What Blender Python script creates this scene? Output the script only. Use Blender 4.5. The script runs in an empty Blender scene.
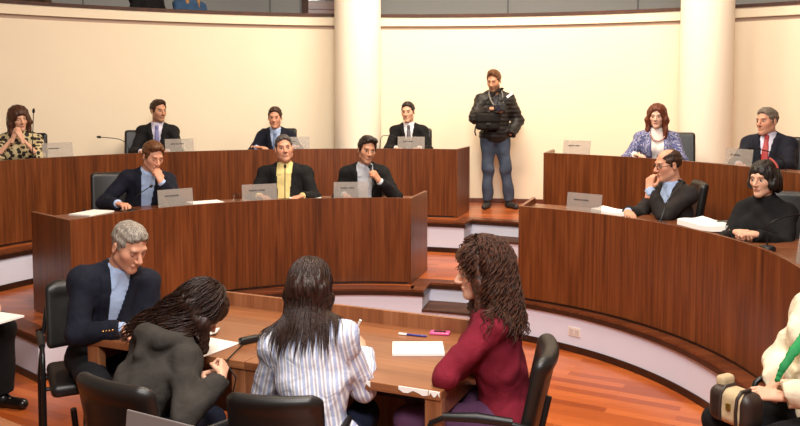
import bpy, bmesh, math, random
import numpy as np
from mathutils import Vector, Matrix
from mathutils.geometry import tessellate_polygon

rnd = random.Random(7)
SC = bpy.context.scene
COL = SC.collection
PI = math.pi

# ------------------------------------------------------------------ camera
F_PX, TILT, HOR, CAM_Z = 800.0, math.radians(3.5), 104.0, 2.0
CYP = HOR + F_PX * math.tan(TILT)


def on_plane(px, py, z):
    """photo pixel -> world point on the horizontal plane z"""
    d = np.array([px - 400, F_PX * math.cos(TILT) - (py - CYP) * math.sin(TILT),
                  -(py - CYP) * math.cos(TILT) - F_PX * math.sin(TILT)])
    t = (z - CAM_Z) / d[2]
    return np.array([d[0] * t, d[1] * t, z])


def at_depth(px, py, Y):
    d = np.array([px - 400, F_PX * math.cos(TILT) - (py - CYP) * math.sin(TILT),
                  -(py - CYP) * math.cos(TILT) - F_PX * math.sin(TILT)])
    t = Y / d[1]
    return np.array([d[0] * t, Y, CAM_Z + d[2] * t])


cam = bpy.data.cameras.new('camera')
cam.sensor_width = 36.0
cam.lens = 36.0 * F_PX / 800.0
cam.shift_y = (CYP - 213.0) / 800.0
cam.clip_end = 100
camo = bpy.data.objects.new('camera', cam)
COL.objects.link(camo)
camo.location = (0, 0, CAM_Z)
camo.rotation_euler = (PI / 2 - TILT, 0, 0)
SC.camera = camo


# ------------------------------------------------------------------ colours / materials
def lin(c):
    out = []
    for v in c[:3]:
        v = v / 255.0
        out.append(v / 12.92 if v <= .04045 else ((v + .055) / 1.055) ** 2.4)
    return (*out, 1.0)


def new_mat(name):
    m = bpy.data.materials.new(name)
    m.use_nodes = True
    nt = m.node_tree
    b = nt.nodes['Principled BSDF']
    return m, nt, b


def N(nt, typ, **kw):
    n = nt.nodes.new(typ)
    for k, v in kw.items():
        if k in n.inputs.keys():
            n.inputs[k].default_value = v
        else:
            setattr(n, k, v)
    return n


def bump(nt, b, src, strength=.2, dist=.01):
    bn = N(nt, 'ShaderNodeBump', Strength=strength, Distance=dist)
    nt.links.new(src, bn.inputs['Height'])
    nt.links.new(bn.outputs[0], b.inputs['Normal'])


_cloth = {}


def cloth(c, rough=.9, weave=260, name='cloth', spec=.2, folds=.35):
    key = (tuple(c), rough, weave, spec, folds)
    if key in _cloth:
        return _cloth[key]
    m, nt, b = new_mat(name)
    tc = N(nt, 'ShaderNodeTexCoord')
    nz = N(nt, 'ShaderNodeTexNoise', Scale=9.0, Detail=4.0)
    nt.links.new(tc.outputs['Object'], nz.inputs['Vector'])
    rp = N(nt, 'ShaderNodeValToRGB')
    l = lin(c)
    rp.color_ramp.elements[0].color = (l[0] * .82, l[1] * .82, l[2] * .82, 1)
    rp.color_ramp.elements[1].color = (min(1, l[0] * 1.15), min(1, l[1] * 1.15), min(1, l[2] * 1.15), 1)
    rp.color_ramp.elements[0].position = .3
    rp.color_ramp.elements[1].position = .7
    nt.links.new(nz.outputs[0], rp.inputs[0])
    nt.links.new(rp.outputs[0], b.inputs['Base Color'])
    b.inputs['Roughness'].default_value = rough
    b.inputs['Specular IOR Level'].default_value = spec
    n2 = N(nt, 'ShaderNodeTexNoise', Scale=14.0, Detail=3.0)
    n2.inputs['Distortion'].default_value = .6
    nt.links.new(tc.outputs['Object'], n2.inputs['Vector'])
    bump(nt, b, n2.outputs[0], folds, .02)
    _cloth[key] = m
    return m


def plain(name, c, rough=.5, metal=0.0, spec=.5, coat=0.0):
    m, nt, b = new_mat(name)
    tc = N(nt, 'ShaderNodeTexCoord')
    nz = N(nt, 'ShaderNodeTexNoise', Scale=40.0, Detail=2.0)
    nt.links.new(tc.outputs['Object'], nz.inputs['Vector'])
    mp = N(nt, 'ShaderNodeMapRange')
    mp.inputs[3].default_value = max(0, rough - .05)
    mp.inputs[4].default_value = min(1, rough + .05)
    nt.links.new(nz.outputs[0], mp.inputs[0])
    nt.links.new(mp.outputs[0], b.inputs['Roughness'])
    b.inputs['Base Color'].default_value = lin(c)
    b.inputs['Metallic'].default_value = metal
    b.inputs['Specular IOR Level'].default_value = spec
    b.inputs['Coat Weight'].default_value = coat
    return m


def wood(name, dark, mid, light, axis=2, rough=.38, scale=1.0, grain=1.0, coat=.15):
    m, nt, b = new_mat(name)
    tc = N(nt, 'ShaderNodeTexCoord')
    mp = N(nt, 'ShaderNodeMapping')
    s = [34 * scale] * 3
    s[axis] = .9 * scale
    mp.inputs['Scale'].default_value = s
    nt.links.new(tc.outputs['Object'], mp.inputs['Vector'])
    n1 = N(nt, 'ShaderNodeTexNoise', Scale=1.0, Detail=6.0, Roughness=.62)
    n1.inputs['Distortion'].default_value = .5
    nt.links.new(mp.outputs[0], n1.inputs['Vector'])
    mp2 = N(nt, 'ShaderNodeMapping')
    s2 = [5.5 * scale] * 3
    s2[axis] = .5 * scale
    mp2.inputs['Scale'].default_value = s2
    nt.links.new(tc.outputs['Object'], mp2.inputs['Vector'])
    n2 = N(nt, 'ShaderNodeTexNoise', Scale=1.0, Detail=3.0)
    n2.inputs['Distortion'].default_value = 1.2
    nt.links.new(mp2.outputs[0], n2.inputs['Vector'])
    mx = N(nt, 'ShaderNodeMix', data_type='FLOAT')
    mx.inputs[0].default_value = .4
    nt.links.new(n1.outputs[0], mx.inputs[2])
    nt.links.new(n2.outputs[0], mx.inputs[3])
    rp = N(nt, 'ShaderNodeValToRGB')
    e = rp.color_ramp.elements
    g = .16 / grain
    e[0].position, e[0].color = .5 - g, lin(dark)
    e[1].position, e[1].color = .5 + g, lin(light)
    k = e.new(.5)
    k.color = lin(mid)
    nt.links.new(mx.outputs[0], rp.inputs[0])
    nt.links.new(rp.outputs[0], b.inputs['Base Color'])
    b.inputs['Roughness'].default_value = rough
    b.inputs['Specular IOR Level'].default_value = .4
    b.inputs['Coat Weight'].default_value = coat
    b.inputs['Coat Roughness'].default_value = .25
    bump(nt, b, n1.outputs[0], .05, .003)
    return m


def plaster(name, c, rough=.8, amt=.06):
    m, nt, b = new_mat(name)
    tc = N(nt, 'ShaderNodeTexCoord')
    nz = N(nt, 'ShaderNodeTexNoise', Scale=1.3, Detail=4.0)
    nt.links.new(tc.outputs['Object'], nz.inputs['Vector'])
    rp = N(nt, 'ShaderNodeValToRGB')
    l = lin(c)
    rp.color_ramp.elements[0].color = (l[0] * (1 - amt), l[1] * (1 - amt), l[2] * (1 - amt), 1)
    rp.color_ramp.elements[1].color = l
    nt.links.new(nz.outputs[0], rp.inputs[0])
    nt.links.new(rp.outputs[0], b.inputs['Base Color'])
    b.inputs['Roughness'].default_value = rough
    b.inputs['Specular IOR Level'].default_value = .25
    n2 = N(nt, 'ShaderNodeTexNoise', Scale=120.0, Detail=2.0)
    nt.links.new(tc.outputs['Object'], n2.inputs['Vector'])
    bump(nt, b, n2.outputs[0], .05, .002)
    return m


def vcol_mat(name, rough=.5, spec=.4, sss=.0, bscale=90, bstr=.05):
    m, nt, b = new_mat(name)
    a = N(nt, 'ShaderNodeVertexColor', layer_name='Col')
    nt.links.new(a.outputs[0], b.inputs['Base Color'])
    b.inputs['Roughness'].default_value = rough
    b.inputs['Specular IOR Level'].default_value = spec
    if sss:
        b.inputs['Subsurface Weight'].default_value = sss
        b.inputs['Subsurface Radius'].default_value = (.012, .005, .003)
    tc = N(nt, 'ShaderNodeTexCoord')
    nz = N(nt, 'ShaderNodeTexNoise', Scale=float(bscale), Detail=2.0)
    nt.links.new(tc.outputs['Object'], nz.inputs['Vector'])
    bump(nt, b, nz.outputs[0], bstr, .003)
    return m


def hair_mat(name, c, c2=None, rough=.45, sc=(160, 160, 12)):
    m, nt, b = new_mat(name)
    c2 = c2 or [min(255, v * 1.6 + 6) for v in c]
    tc = N(nt, 'ShaderNodeTexCoord')
    mp = N(nt, 'ShaderNodeMapping')
    mp.inputs['Scale'].default_value = sc
    nt.links.new(tc.outputs['Object'], mp.inputs['Vector'])
    nz = N(nt, 'ShaderNodeTexNoise', Scale=1.0, Detail=4.0)
    nt.links.new(mp.outputs[0], nz.inputs['Vector'])
    rp = N(nt, 'ShaderNodeValToRGB')
    rp.color_ramp.elements[0].position = .35
    rp.color_ramp.elements[1].position = .72
    rp.color_ramp.elements[0].color = lin(c)
    rp.color_ramp.elements[1].color = lin(c2)
    nt.links.new(nz.outputs[0], rp.inputs[0])
    nt.links.new(rp.outputs[0], b.inputs['Base Color'])
    b.inputs['Roughness'].default_value = rough
    b.inputs['Specular IOR Level'].default_value = .35
    bump(nt, b, nz.outputs[0], .5, .006)
    return m


# ------------------------------------------------------------------ objects
def link(o, parent=None):
    COL.objects.link(o)
    if parent is not None:
        o.parent = parent
    return o


def tag(o, label=None, cat=None, group=None, kind=None):
    if label:
        o['label'] = label
    if cat:
        o['category'] = cat
    if group:
        o['group'] = group
    if kind:
        o['kind'] = kind
    return o


def empty(name, loc, rz=0.0, label=None, cat=None, group=None):
    o = bpy.data.objects.new(name, None)
    o.empty_display_size = .1
    link(o)
    o.location = loc
    o.rotation_euler = (0, 0, rz)
    return tag(o, label, cat, group)


def mesh_obj(name, V, Fc, mat, parent=None, smooth=False, col=None, u=None, midx=None, bevel=0.0, loc=None, rz=0.0):
    me = bpy.data.meshes.new(name)
    V = np.asarray(V, dtype=np.float32)
    if isinstance(Fc, np.ndarray):
        me.vertices.add(len(V))
        me.vertices.foreach_set('co', V.ravel())
        n = Fc.shape[1]
        me.loops.add(Fc.size)
        me.loops.foreach_set('vertex_index', Fc.ravel().astype(np.int32))
        me.polygons.add(len(Fc))
        me.polygons.foreach_set('loop_start', np.arange(0, Fc.size, n, dtype=np.int32))
        me.polygons.foreach_set('loop_total', np.full(len(Fc), n, dtype=np.int32))
        me.update(calc_edges=True)
    else:
        me.from_pydata([tuple(v) for v in V], [], Fc)
        me.update()
    mats = mat if isinstance(mat, (list, tuple)) else [mat]
    for m in mats:
        me.materials.append(m)
    if smooth:
        me.polygons.foreach_set('use_smooth', np.ones(len(me.polygons), dtype=bool))
    if midx is not None:
        me.polygons.foreach_set('material_index', np.asarray(midx, dtype=np.int32))
    if col is not None:
        a = me.color_attributes.new('Col', 'FLOAT_COLOR', 'POINT')
        c4 = np.ones((len(V), 4), dtype=np.float32)
        c4[:, :3] = col
        a.data.foreach_set('color', c4.ravel())
    if u is not None:
        a = me.attributes.new('u', 'FLOAT', 'POINT')
        a.data.foreach_set('value', np.asarray(u, dtype=np.float32))
    o = bpy.data.objects.new(name, me)
    link(o, parent)
    if loc is not None:
        o.location = loc
    o.rotation_euler = (0, 0, rz)
    if bevel:
        bm = o.modifiers.new('bevel', 'BEVEL')
        bm.width = bevel
        bm.segments = 2
        bm.limit_method = 'ANGLE'
        bm.angle_limit = math.radians(40)
    return o


class MB:
    """collects simple solids into one mesh"""

    def __init__(s):
        s.v, s.f = [], []

    def add(s, V, Fs):
        o = len(s.v)
        s.v += [tuple(map(float, p)) for p in V]
        s.f += [tuple(i + o for i in f) for f in Fs]
        return s

    def box(s, c, size, R=None):
        h = np.array(size) / 2
        P = np.array([[x, y, z] for x in (-1, 1) for y in (-1, 1) for z in (-1, 1)]) * h
        if R is not None:
            P = P @ np.asarray(R).T
        P = P + np.array(c)
        return s.add(P, [(0, 1, 3, 2), (4, 6, 7, 5), (0, 4, 5, 1), (2, 3, 7, 6), (0, 2, 6, 4), (1, 5, 7, 3)])

    def tube(s, pts, r, n=8, cap=True):
        pts = [np.array(p, float) for p in pts]
        m = len(pts)
        rs = r if isinstance(r, (list, tuple, np.ndarray)) else [r] * m
        t0 = pts[1] - pts[0]
        t0 /= np.linalg.norm(t0) + 1e-9
        a = np.array([0, 0, 1.0]) if abs(t0[2]) < .9 else np.array([1.0, 0, 0])
        nx = np.cross(t0, a)
        nx /= np.linalg.norm(nx)
        V = []
        for i in range(m):
            t = pts[min(i + 1, m - 1)] - pts[max(i - 1, 0)]
            t /= np.linalg.norm(t) + 1e-9
            nx = nx - t * np.dot(nx, t)
            nx /= np.linalg.norm(nx) + 1e-9
            ny = np.cross(t, nx)
            for k in range(n):
                w = 2 * PI * k / n
                V.append(pts[i] + rs[i] * (math.cos(w) * nx + math.sin(w) * ny))
        Fs = []
        for i in range(m - 1):
            for k in range(n):
                k2 = (k + 1) % n
                Fs.append((i * n + k, i * n + k2, (i + 1) * n + k2, (i + 1) * n + k))
        if cap:
            Fs.append(tuple(range(n - 1, -1, -1)))
            Fs.append(tuple((m - 1) * n + k for k in range(n)))
        return s.add(V, Fs)

    def lathe(s, prof, c=(0, 0, 0), n=32, cap=True):
        V = []
        for r, z in prof:
            for k in range(n):
                w = 2 * PI * k / n
                V.append((c[0] + r * math.cos(w), c[1] + r * math.sin(w), c[2] + z))
        Fs = []
        for i in range(len(prof) - 1):
            for k in range(n):
                k2 = (k + 1) % n
                Fs.append((i * n + k, i * n + k2, (i + 1) * n + k2, (i + 1) * n + k))
        if cap:
            Fs.append(tuple(range(n - 1, -1, -1)))
            Fs.append(tuple((len(prof) - 1) * n + k for k in range(n)))
        return s.add(V, Fs)

    def sphere(s, c, r, n=12, m=8):
        rr = np.array(r) if hasattr(r, '__len__') else np.array([r, r, r])
        V = [np.array(c) + rr * np.array([0, 0, 1.0])]
        for i in range(1, m):
            for k in range(n):
                a, b = PI * i / m, 2 * PI * k / n
                V.append(np.array(c) + rr * np.array([math.sin(a) * math.cos(b), math.sin(a) * math.sin(b), math.cos(a)]))
        V.append(np.array(c) - rr * np.array([0, 0, 1.0]))
        Fs = [(0, 1 + k, 1 + (k + 1) % n) for k in range(n)]
        for i in range(m - 2):
            for k in range(n):
                k2 = (k + 1) % n
                Fs.append((1 + i * n + k, 1 + (i + 1) * n + k, 1 + (i + 1) * n + k2, 1 + i * n + k2))
        e = len(V) - 1
        Fs += [(e, 1 + (m - 2) * n + (k + 1) % n, 1 + (m - 2) * n + k) for k in range(n)]
        return s.add(V, Fs)

    def prism(s, poly, z0, z1):
        """polygon (CCW, may be concave) extruded between heights"""
        n = len(poly)
        V = [(p[0], p[1], z0) for p in poly] + [(p[0], p[1], z1) for p in poly]
        tri = tessellate_polygon([[Vector((p[0], p[1], 0)) for p in poly]])
        Fs = []
        for t in tri:
            a, b, c = t
            ar = (poly[b][0] - poly[a][0]) * (poly[c][1] - poly[a][1]) - (poly[b][1] - poly[a][1]) * (poly[c][0] - poly[a][0])
            if ar < 0:
                b, c = c, b
            Fs.append((a + n, b + n, c + n))
            Fs.append((a, c, b))
        for i in range(n):
            j = (i + 1) % n
            Fs.append((i, j, j + n, i + n))
        return s.add(V, Fs)

    def arc(s, C, r0, r1, z0, z1, a0, a1, n=64, b0=None, b1=None):
        """curved slab; angles a0..a1 on the inner radius, b0..b1 on the outer"""
        b0 = a0 if b0 is None else b0
        b1 = a1 if b1 is None else b1
        V, Fs = [], []
        for i in range(n + 1):
            t = i / n
            ai, bi = math.radians(a0 + (a1 - a0) * t), math.radians(b0 + (b1 - b0) * t)
            for (r, w, z) in ((r0, ai, z0), (r1, bi, z0), (r1, bi, z1), (r0, ai, z1)):
                V.append((C[0] + r * math.cos(w), C[1] + r * math.sin(w), z))
        for i in range(n):
            for k in range(4):
                k2 = (k + 1) % 4
                Fs.append((i * 4 + k, i * 4 + k2, (i + 1) * 4 + k2, (i + 1) * 4 + k))
        Fs += [(3, 2, 1, 0), (n * 4, n * 4 + 1, n * 4 + 2, n * 4 + 3)]
        return s.add(V, Fs)

    def ribbon(s, path, z0, z1, o0, o1):
        """box section swept along a plan polyline with mitred corners; offsets to the LEFT are positive"""
        P = [np.array(p[:2], float) for p in path]
        n = len(P)
        V, Fs = [], []
        for i in range(n):
            ns = []
            if i > 0:
                d = P[i] - P[i - 1]
                d /= np.linalg.norm(d)
                ns.append(np.array([-d[1], d[0]]))
            if i < n - 1:
                d = P[i + 1] - P[i]
                d /= np.linalg.norm(d)
                ns.append(np.array([-d[1], d[0]]))
            m = sum(ns) / len(ns)
            m = m / max(.25, np.dot(m, m))
            for (o, z) in ((o0, z0), (o1, z0), (o1, z1), (o0, z1)):
                q = P[i] + m * o
                V.append((q[0], q[1], z))
        for i in range(n - 1):
            for k in range(4):
                k2 = (k + 1) % 4
                Fs.append((i * 4 + k, i * 4 + k2, (i + 1) * 4 + k2, (i + 1) * 4 + k))
        Fs += [(3, 2, 1, 0), ((n - 1) * 4, (n - 1) * 4 + 1, (n - 1) * 4 + 2, (n - 1) * 4 + 3)]
        return s.add(V, Fs)

    def build(s, name, mat, parent=None, smooth=False, bevel=0.0, loc=None, rz=0.0):
        o = mesh_obj(name, s.v, s.f, mat, parent, smooth=False, bevel=bevel, loc=loc, rz=rz)
        bm = bmesh.new()
        bm.from_mesh(o.data)
        bmesh.ops.recalc_face_normals(bm, faces=bm.faces)
        bm.to_mesh(o.data)
        bm.free()
        if smooth:
            o.data.polygons.foreach_set('use_smooth', np.ones(len(o.data.polygons), dtype=bool))
            try:
                o.data.set_sharp_from_angle(angle=math.radians(42))
            except Exception:
                pass
        return o


# ------------------------------------------------------------------ implicit surfaces
def rotz(a):
    c, s = math.cos(a), math.sin(a)
    return np.array([[c, -s, 0], [s, c, 0], [0, 0, 1.0]])


def rotx(a):
    c, s = math.cos(a), math.sin(a)
    return np.array([[1, 0, 0], [0, c, -s], [0, s, c]])


def roty(a):
    c, s = math.cos(a), math.sin(a)
    return np.array([[c, 0, s], [0, 1, 0], [-s, 0, c]])


def unit(v):
    v = np.array(v, float)
    return v / (np.linalg.norm(v) + 1e-12)


class Field:
    def __init__(s, lo, hi, h):
        s.lo = np.array(lo, np.float32)
        s.h = h
        n = np.ceil((np.array(hi) - s.lo) / h).astype(int) + 1
        s.ax = [s.lo[i] + h * np.arange(n[i], dtype=np.float32) for i in range(3)]
        s.D = np.full(tuple(n), .3, np.float32)

    def xyz(s):
        return s.ax[0][:, None, None], s.ax[1][None, :, None], s.ax[2][None, None, :]

    def win(s, lo, hi):
        sl = []
        for i in range(3):
            a = int(np.searchsorted(s.ax[i], lo[i]))
            b = int(np.searchsorted(s.ax[i], hi[i]))
            if b <= a:
                return None
            sl.append(slice(a, b))
        sl = tuple(sl)
        return sl, s.ax[0][sl[0]][:, None, None], s.ax[1][sl[1]][None, :, None], s.ax[2][sl[2]][None, None, :]

    def _mix(s, sl, d, k, op):
        A = s.D[sl]
        if op == 'add':
            if k > 0:
                hh = np.maximum(k - np.abs(A - d), 0) / k
                s.D[sl] = np.minimum(A, d) - hh * hh * k * .25
            else:
                s.D[sl] = np.minimum(A, d)
        else:
            d = -d
            if k > 0:
                hh = np.maximum(k - np.abs(A - d), 0) / k
                s.D[sl] = np.maximum(A, d) + hh * hh * k * .25
            else:
                s.D[sl] = np.maximum(A, d)

    def cap(s, a, b, ra, rb=None, k=.02, op='add', flat=(0, 0), squash=None):
        """tapered capsule; flat cuts an end square; squash=(axis vector, factor) flattens the section"""
        rb = ra if rb is None else rb
        a, b = np.array(a, float), np.array(b, float)
        R = max(ra, rb) + k + 3 * s.h
        w = s.win(np.minimum(a, b) - R, np.maximum(a, b) + R)
        if w is None:
            return s
        sl, X, Y, Z = w
        ba = b - a
        L2 = float(ba @ ba) + 1e-12
        px, py, pz = X - a[0], Y - a[1], Z - a[2]
        t0 = (px * ba[0] + py * ba[1] + pz * ba[2]) / L2
        t = np.clip(t0, 0, 1)
        qx, qy, qz = px - t * ba[0], py - t * ba[1], pz - t * ba[2]
        r = ra + (rb - ra) * t
        if squash is not None:
            ax, fct = unit(squash[0]), squash[1]
            dd = qx * ax[0] + qy * ax[1] + qz * ax[2]
            e = (1 / fct - 1) * dd
            q = np.sqrt((qx + e * ax[0]) ** 2 + (qy + e * ax[1]) ** 2 + (qz + e * ax[2]) ** 2)
        else:
            q = np.sqrt(qx * qx + qy * qy + qz * qz)
        d = q - r
        L = math.sqrt(L2)
        if flat[0]:
            d = np.maximum(d, -t0 * L)
        if flat[1]:
            d = np.maximum(d, (t0 - 1) * L)
        s._mix(sl, d.astype(np.float32), k, op)
        return s

    def ell(s, c, r, R=None, k=.02, op='add'):
        c, r = np.array(c, float), np.array(r, float)
        m = r.max() + k + 3 * s.h
        w = s.win(c - m, c + m)
        if w is None:
            return s
        sl, X, Y, Z = w
        px, py, pz = X - c[0], Y - c[1], Z - c[2]
        if R is not None:
            R = np.asarray(R)
            px, py, pz = (px * R[0, 0] + py * R[1, 0] + pz * R[2, 0], px * R[0, 1] + py * R[1, 1] + pz * R[2, 1],
                          px * R[0, 2] + py * R[1, 2] + pz * R[2, 2])
        k0 = np.sqrt((px / r[0]) ** 2 + (py / r[1]) ** 2 + (pz / r[2]) ** 2)
        k1 = np.sqrt((px / r[0] ** 2) ** 2 + (py / r[1] ** 2) ** 2 + (pz / r[2] ** 2) ** 2) + 1e-9
        d = k0 * (k0 - 1) / k1
        s._mix(sl, d.astype(np.float32), k, op)
        return s

    def rbox(s, c, half, rad=.01, R=None, k=0.0, op='add'):
        c, hf = np.array(c, float), np.array(half, float) - rad
        m = np.linalg.norm(half) + k + 3 * s.h
        w = s.win(c - m, c + m)
        if w is None:
            return s
        sl, X, Y, Z = w
        px, py, pz = X - c[0], Y - c[1], Z - c[2]
        if R is not None:
            R = np.asarray(R)
            px, py, pz = (px * R[0, 0] + py * R[1, 0] + pz * R[2, 0], px * R[0, 1] + py * R[1, 1] + pz * R[2, 1],
                          px * R[0, 2] + py * R[1, 2] + pz * R[2, 2])
        qx, qy, qz = np.abs(px) - hf[0], np.abs(py) - hf[1], np.abs(pz) - hf[2]
        d = np.sqrt(np.maximum(qx, 0) ** 2 + np.maximum(qy, 0) ** 2 + np.maximum(qz, 0) ** 2) + \
            np.minimum(np.maximum(np.maximum(qx, qy), qz), 0) - rad
        s._mix(sl, d.astype(np.float32), k, op)
        return s

    def nets(s):
        D = s.D.copy()
        D[0], D[-1] = np.maximum(D[0], 1e-3), np.maximum(D[-1], 1e-3)
        D[:, 0], D[:, -1] = np.maximum(D[:, 0], 1e-3), np.maximum(D[:, -1], 1e-3)
        D[:, :, 0], D[:, :, -1] = np.maximum(D[:, :, 0], 1e-3), np.maximum(D[:, :, -1], 1e-3)
        S = D < 0
        c = np.zeros(tuple(np.array(D.shape) - 1), np.int8)
        n = D.shape
        for i in (0, 1):
            for j in (0, 1):
                for k in (0, 1):
                    c += S[i:n[0] - 1 + i, j:n[1] - 1 + j, k:n[2] - 1 + k]
        act = (c > 0) & (c < 8)
        I, J, K = np.nonzero(act)
        idx = np.full(act.shape, -1, np.int32)
        idx[I, J, K] = np.arange(len(I))
        acc = np.zeros((len(I), 3), np.float32)
        cnt = np.zeros(len(I), np.float32)
        cor = {}
        for i in (0, 1):
            for j in (0, 1):
                for k in (0, 1):
                    cor[(i, j, k)] = D[I + i, J + j, K + k]
        for a in cor:
            for axn in range(3):
                if a[axn] == 0:
                    b = list(a)
                    b[axn] = 1
                    da, db = cor[a], cor[tuple(b)]
                    m = (da < 0) != (db < 0)
                    t = da[m] / (da[m] - db[m])
                    p = np.tile(np.array(a, np.float32), (len(t), 1))
                    p[:, axn] = t
                    acc[m] += p
                    cnt[m] += 1
        V = s.lo + s.h * (np.stack([I, J, K], 1) + acc / np.maximum(cnt, 1)[:, None])
        Q = []
        for axn in range(3):
            u, v = (axn + 1) % 3, (axn + 2) % 3
            sa = [slice(1, -1)] * 3
            sb = [slice(1, -1)] * 3
            sa[axn], sb[axn] = slice(0, -1), slice(1, None)
            A, B = S[tuple(sa)], S[tuple(sb)]
            E = np.nonzero(A != B)
            st = A[E]
            P = [E[0] + (1 if axn != 0 else 0), E[1] + (1 if axn != 1 else 0), E[2] + (1 if axn != 2 else 0)]

            def cell(du, dv):
                q = [P[0].copy(), P[1].copy(), P[2].copy()]
                q[u] = q[u] + du
                q[v] = q[v] + dv
                return idx[q[0], q[1], q[2]]
            q4 = np.stack([cell(-1, -1), cell(0, -1), cell(0, 0), cell(-1, 0)], 1)
            q4[~st] = q4[~st][:, ::-1]
            Q.append(q4)
        Q = np.concatenate(Q) if Q else np.zeros((0, 4), int)
        return V.astype(np.float32), Q


def join_parts(parts):
    """[(V,F,col?)] -> one V, F, col"""
    V, Fs, C = [], [], []
    o = 0
    for p in parts:
        V.append(p[0])
        Fs.append(p[1] + o)
        C.append(p[2])
        o += len(p[0])
    return np.concatenate(V), np.concatenate(Fs), np.concatenate(C)


def wob(X, Y, Z, f, ph=0.0):
    return (np.sin(f * X + 1.3 * np.sin(f * .7 * Y + ph) + ph) * np.sin(f * 1.1 * Y + 1.7 * np.sin(f * .6 * Z + 2 * ph)) +
            np.sin(f * .9 * Z + 1.1 * np.sin(f * .8 * X + ph * 3)))
SKIN_M = vcol_mat('skin', rough=.5, spec=.35, bscale=120, bstr=.06)
EYE_M = vcol_mat('eye', rough=.15, spec=.5, bscale=20, bstr=0.0)
SKIN = dict(light=(212, 164, 136), tan=(192, 140, 110), ruddy=(204, 148, 120), olive=(186, 136, 104), pale=(220, 178, 154))


def lin3(c):
    return np.array(lin(c)[:3], np.float32)


class Skel:
    pass


def two_bone(S, W, l1, l2, hint):
    d = W - S
    L = np.linalg.norm(d)
    if L > (l1 + l2) * .995:
        k = L / ((l1 + l2) * .995)
        l1, l2 = l1 * k, l2 * k
    x = (l1 * l1 - l2 * l2 + L * L) / (2 * L)
    h = math.sqrt(max(0, l1 * l1 - x * x))
    u = d / L
    hn = np.array(hint, float)
    hn = hn - u * (hn @ u)
    hn = unit(hn)
    return S + u * x + hn * h


def skeleton(P, root_inv):
    K = Skel()
    s = K.s = P.get('s', 1.0)
    fem = K.fem = P.get('fem', False)
    K.w = P.get('w', .9 if fem else 1.0)
    K.belly = P.get('belly', 0.0)
    hip_z = P.get('hip', .55)
    lean, side, tw = [math.radians(P.get(k, 0)) for k in ('lean', 'side', 'twist')]
    K.Rlo = rotz(tw * .4) @ roty(side * .6) @ rotx(-lean * .65)
    K.Rup = rotz(tw) @ roty(side) @ rotx(-lean)
    K.pel = np.array(P.get('pel', (0, 0, hip_z)), float)
    K.waist = K.pel + K.Rlo @ np.array([0, 0, .20 * s])
    K.N = K.waist + K.Rup @ np.array([0, 0, .31 * s])
    K.chest = K.waist + K.Rup @ np.array([0, 0.005, .13 * s])
    sw = P.get('sw', .148 if fem else .17) * s
    shr = P.get('shrug', (0, 0))
    K.sh = {+1: K.N + K.Rup @ np.array([sw, .0, -.072 * s + shr[1]]), -1: K.N + K.Rup @ np.array([-sw, .0, -.072 * s + shr[0]])}
    y, p, r = [math.radians(v) for v in P.get('head', (0, 5, 0))]
    K.Rh = rotz(y) @ rotx(-p) @ roty(r)
    K.hs = P.get('hs', 1.0 if fem else 1.05)
    K.H = K.N + K.Rup @ np.array([0, .015, .058]) + K.Rh @ np.array([0, .02, .112]) * K.hs + np.array(P.get('hoff', (0, 0, 0)))
    l1, l2 = .29 * s, .255 * s
    K.el, K.wr, K.hand = {}, {}, {}
    for sd, key in ((+1, 'R'), (-1, 'L')):
        a = dict(w=(sd * .14, .40, .775), e=(sd * .6, -.2, -.8), fd=(-sd * .45, .9, 0), dn=(0, 0, 1), curl=.35)
        a.update(P.get('arm' + key, {}))
        if 'ww' in a:
            w = np.array((root_inv @ Vector(a['ww']))[:])
        else:
            w = np.array(a['w'], float)
        d = w - K.sh[sd]
        L = np.linalg.norm(d)
        mx = (l1 + l2) * 1.04
        if L > mx:
            w = K.sh[sd] + d / L * mx
        K.wr[sd] = w
        K.el[sd] = two_bone(K.sh[sd], w, l1, l2, a['e'])
        K.hand[sd] = a
    K.hip, K.kn, K.an, K.toe = {}, {}, {}, {}
    lg = P.get('legs', 'sit')
    for sd in (1, -1):
        K.hip[sd] = K.pel + np.array([sd * .088 * s, 0, -.02])
        if lg == 'sit':
            K.kn[sd] = K.hip[sd] + np.array([sd * .05, .43 * s, -.01])
            K.an[sd] = np.array([K.kn[sd][0], K.kn[sd][1] + P.get('shin', -.03), .09])
            K.toe[sd] = unit([sd * .15, 1, 0])
        else:
            K.kn[sd] = np.array(lg[sd][0], float)
            K.an[sd] = np.array(lg[sd][1], float)
            K.toe[sd] = unit(lg[sd][2])
    return K


def grid_for(pts, m, h):
    p = np.array(pts)
    return Field(p.min(0) - m, p.max(0) + m, h)


def torso(fd, K, o, k=.05, hips=True):
    s, w, b = K.s, K.w, K.belly
    fd.ell(K.chest, (.158 * w * s + o, .102 * s + b * .4 + o, .2 * s + o), K.Rup, k)
    fd.ell(K.waist + K.Rlo @ np.array([0, b * .5, -.02]), ((.132 if K.fem else .146) * w * s + b * .6 + o, .098 * s + b * .7 + o, .16 * s + o), K.Rlo, k)
    if hips:
        fd.ell(K.pel, ((.178 if K.fem else .168) * s + b * .4 + o, .118 * s + o, .115 * s + o), K.Rlo, k)
    r = (.044 if K.fem else .05) * s
    fd.cap(K.sh[1], K.sh[-1], r + o, k=k)
    for sd in (1, -1):
        fd.cap(K.N + K.Rup @ np.array([sd * .02, -.01, .012]), K.sh[sd], .036 * s + o, .04 * s + o, k=k * .8)
    if K.fem:
        for sd in (1, -1):
            fd.ell(K.chest + K.Rup @ np.array([sd * .07, .085, .01]) * s, np.array([.065, .055, .07]) * s + o, K.Rup, .04)


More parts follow.
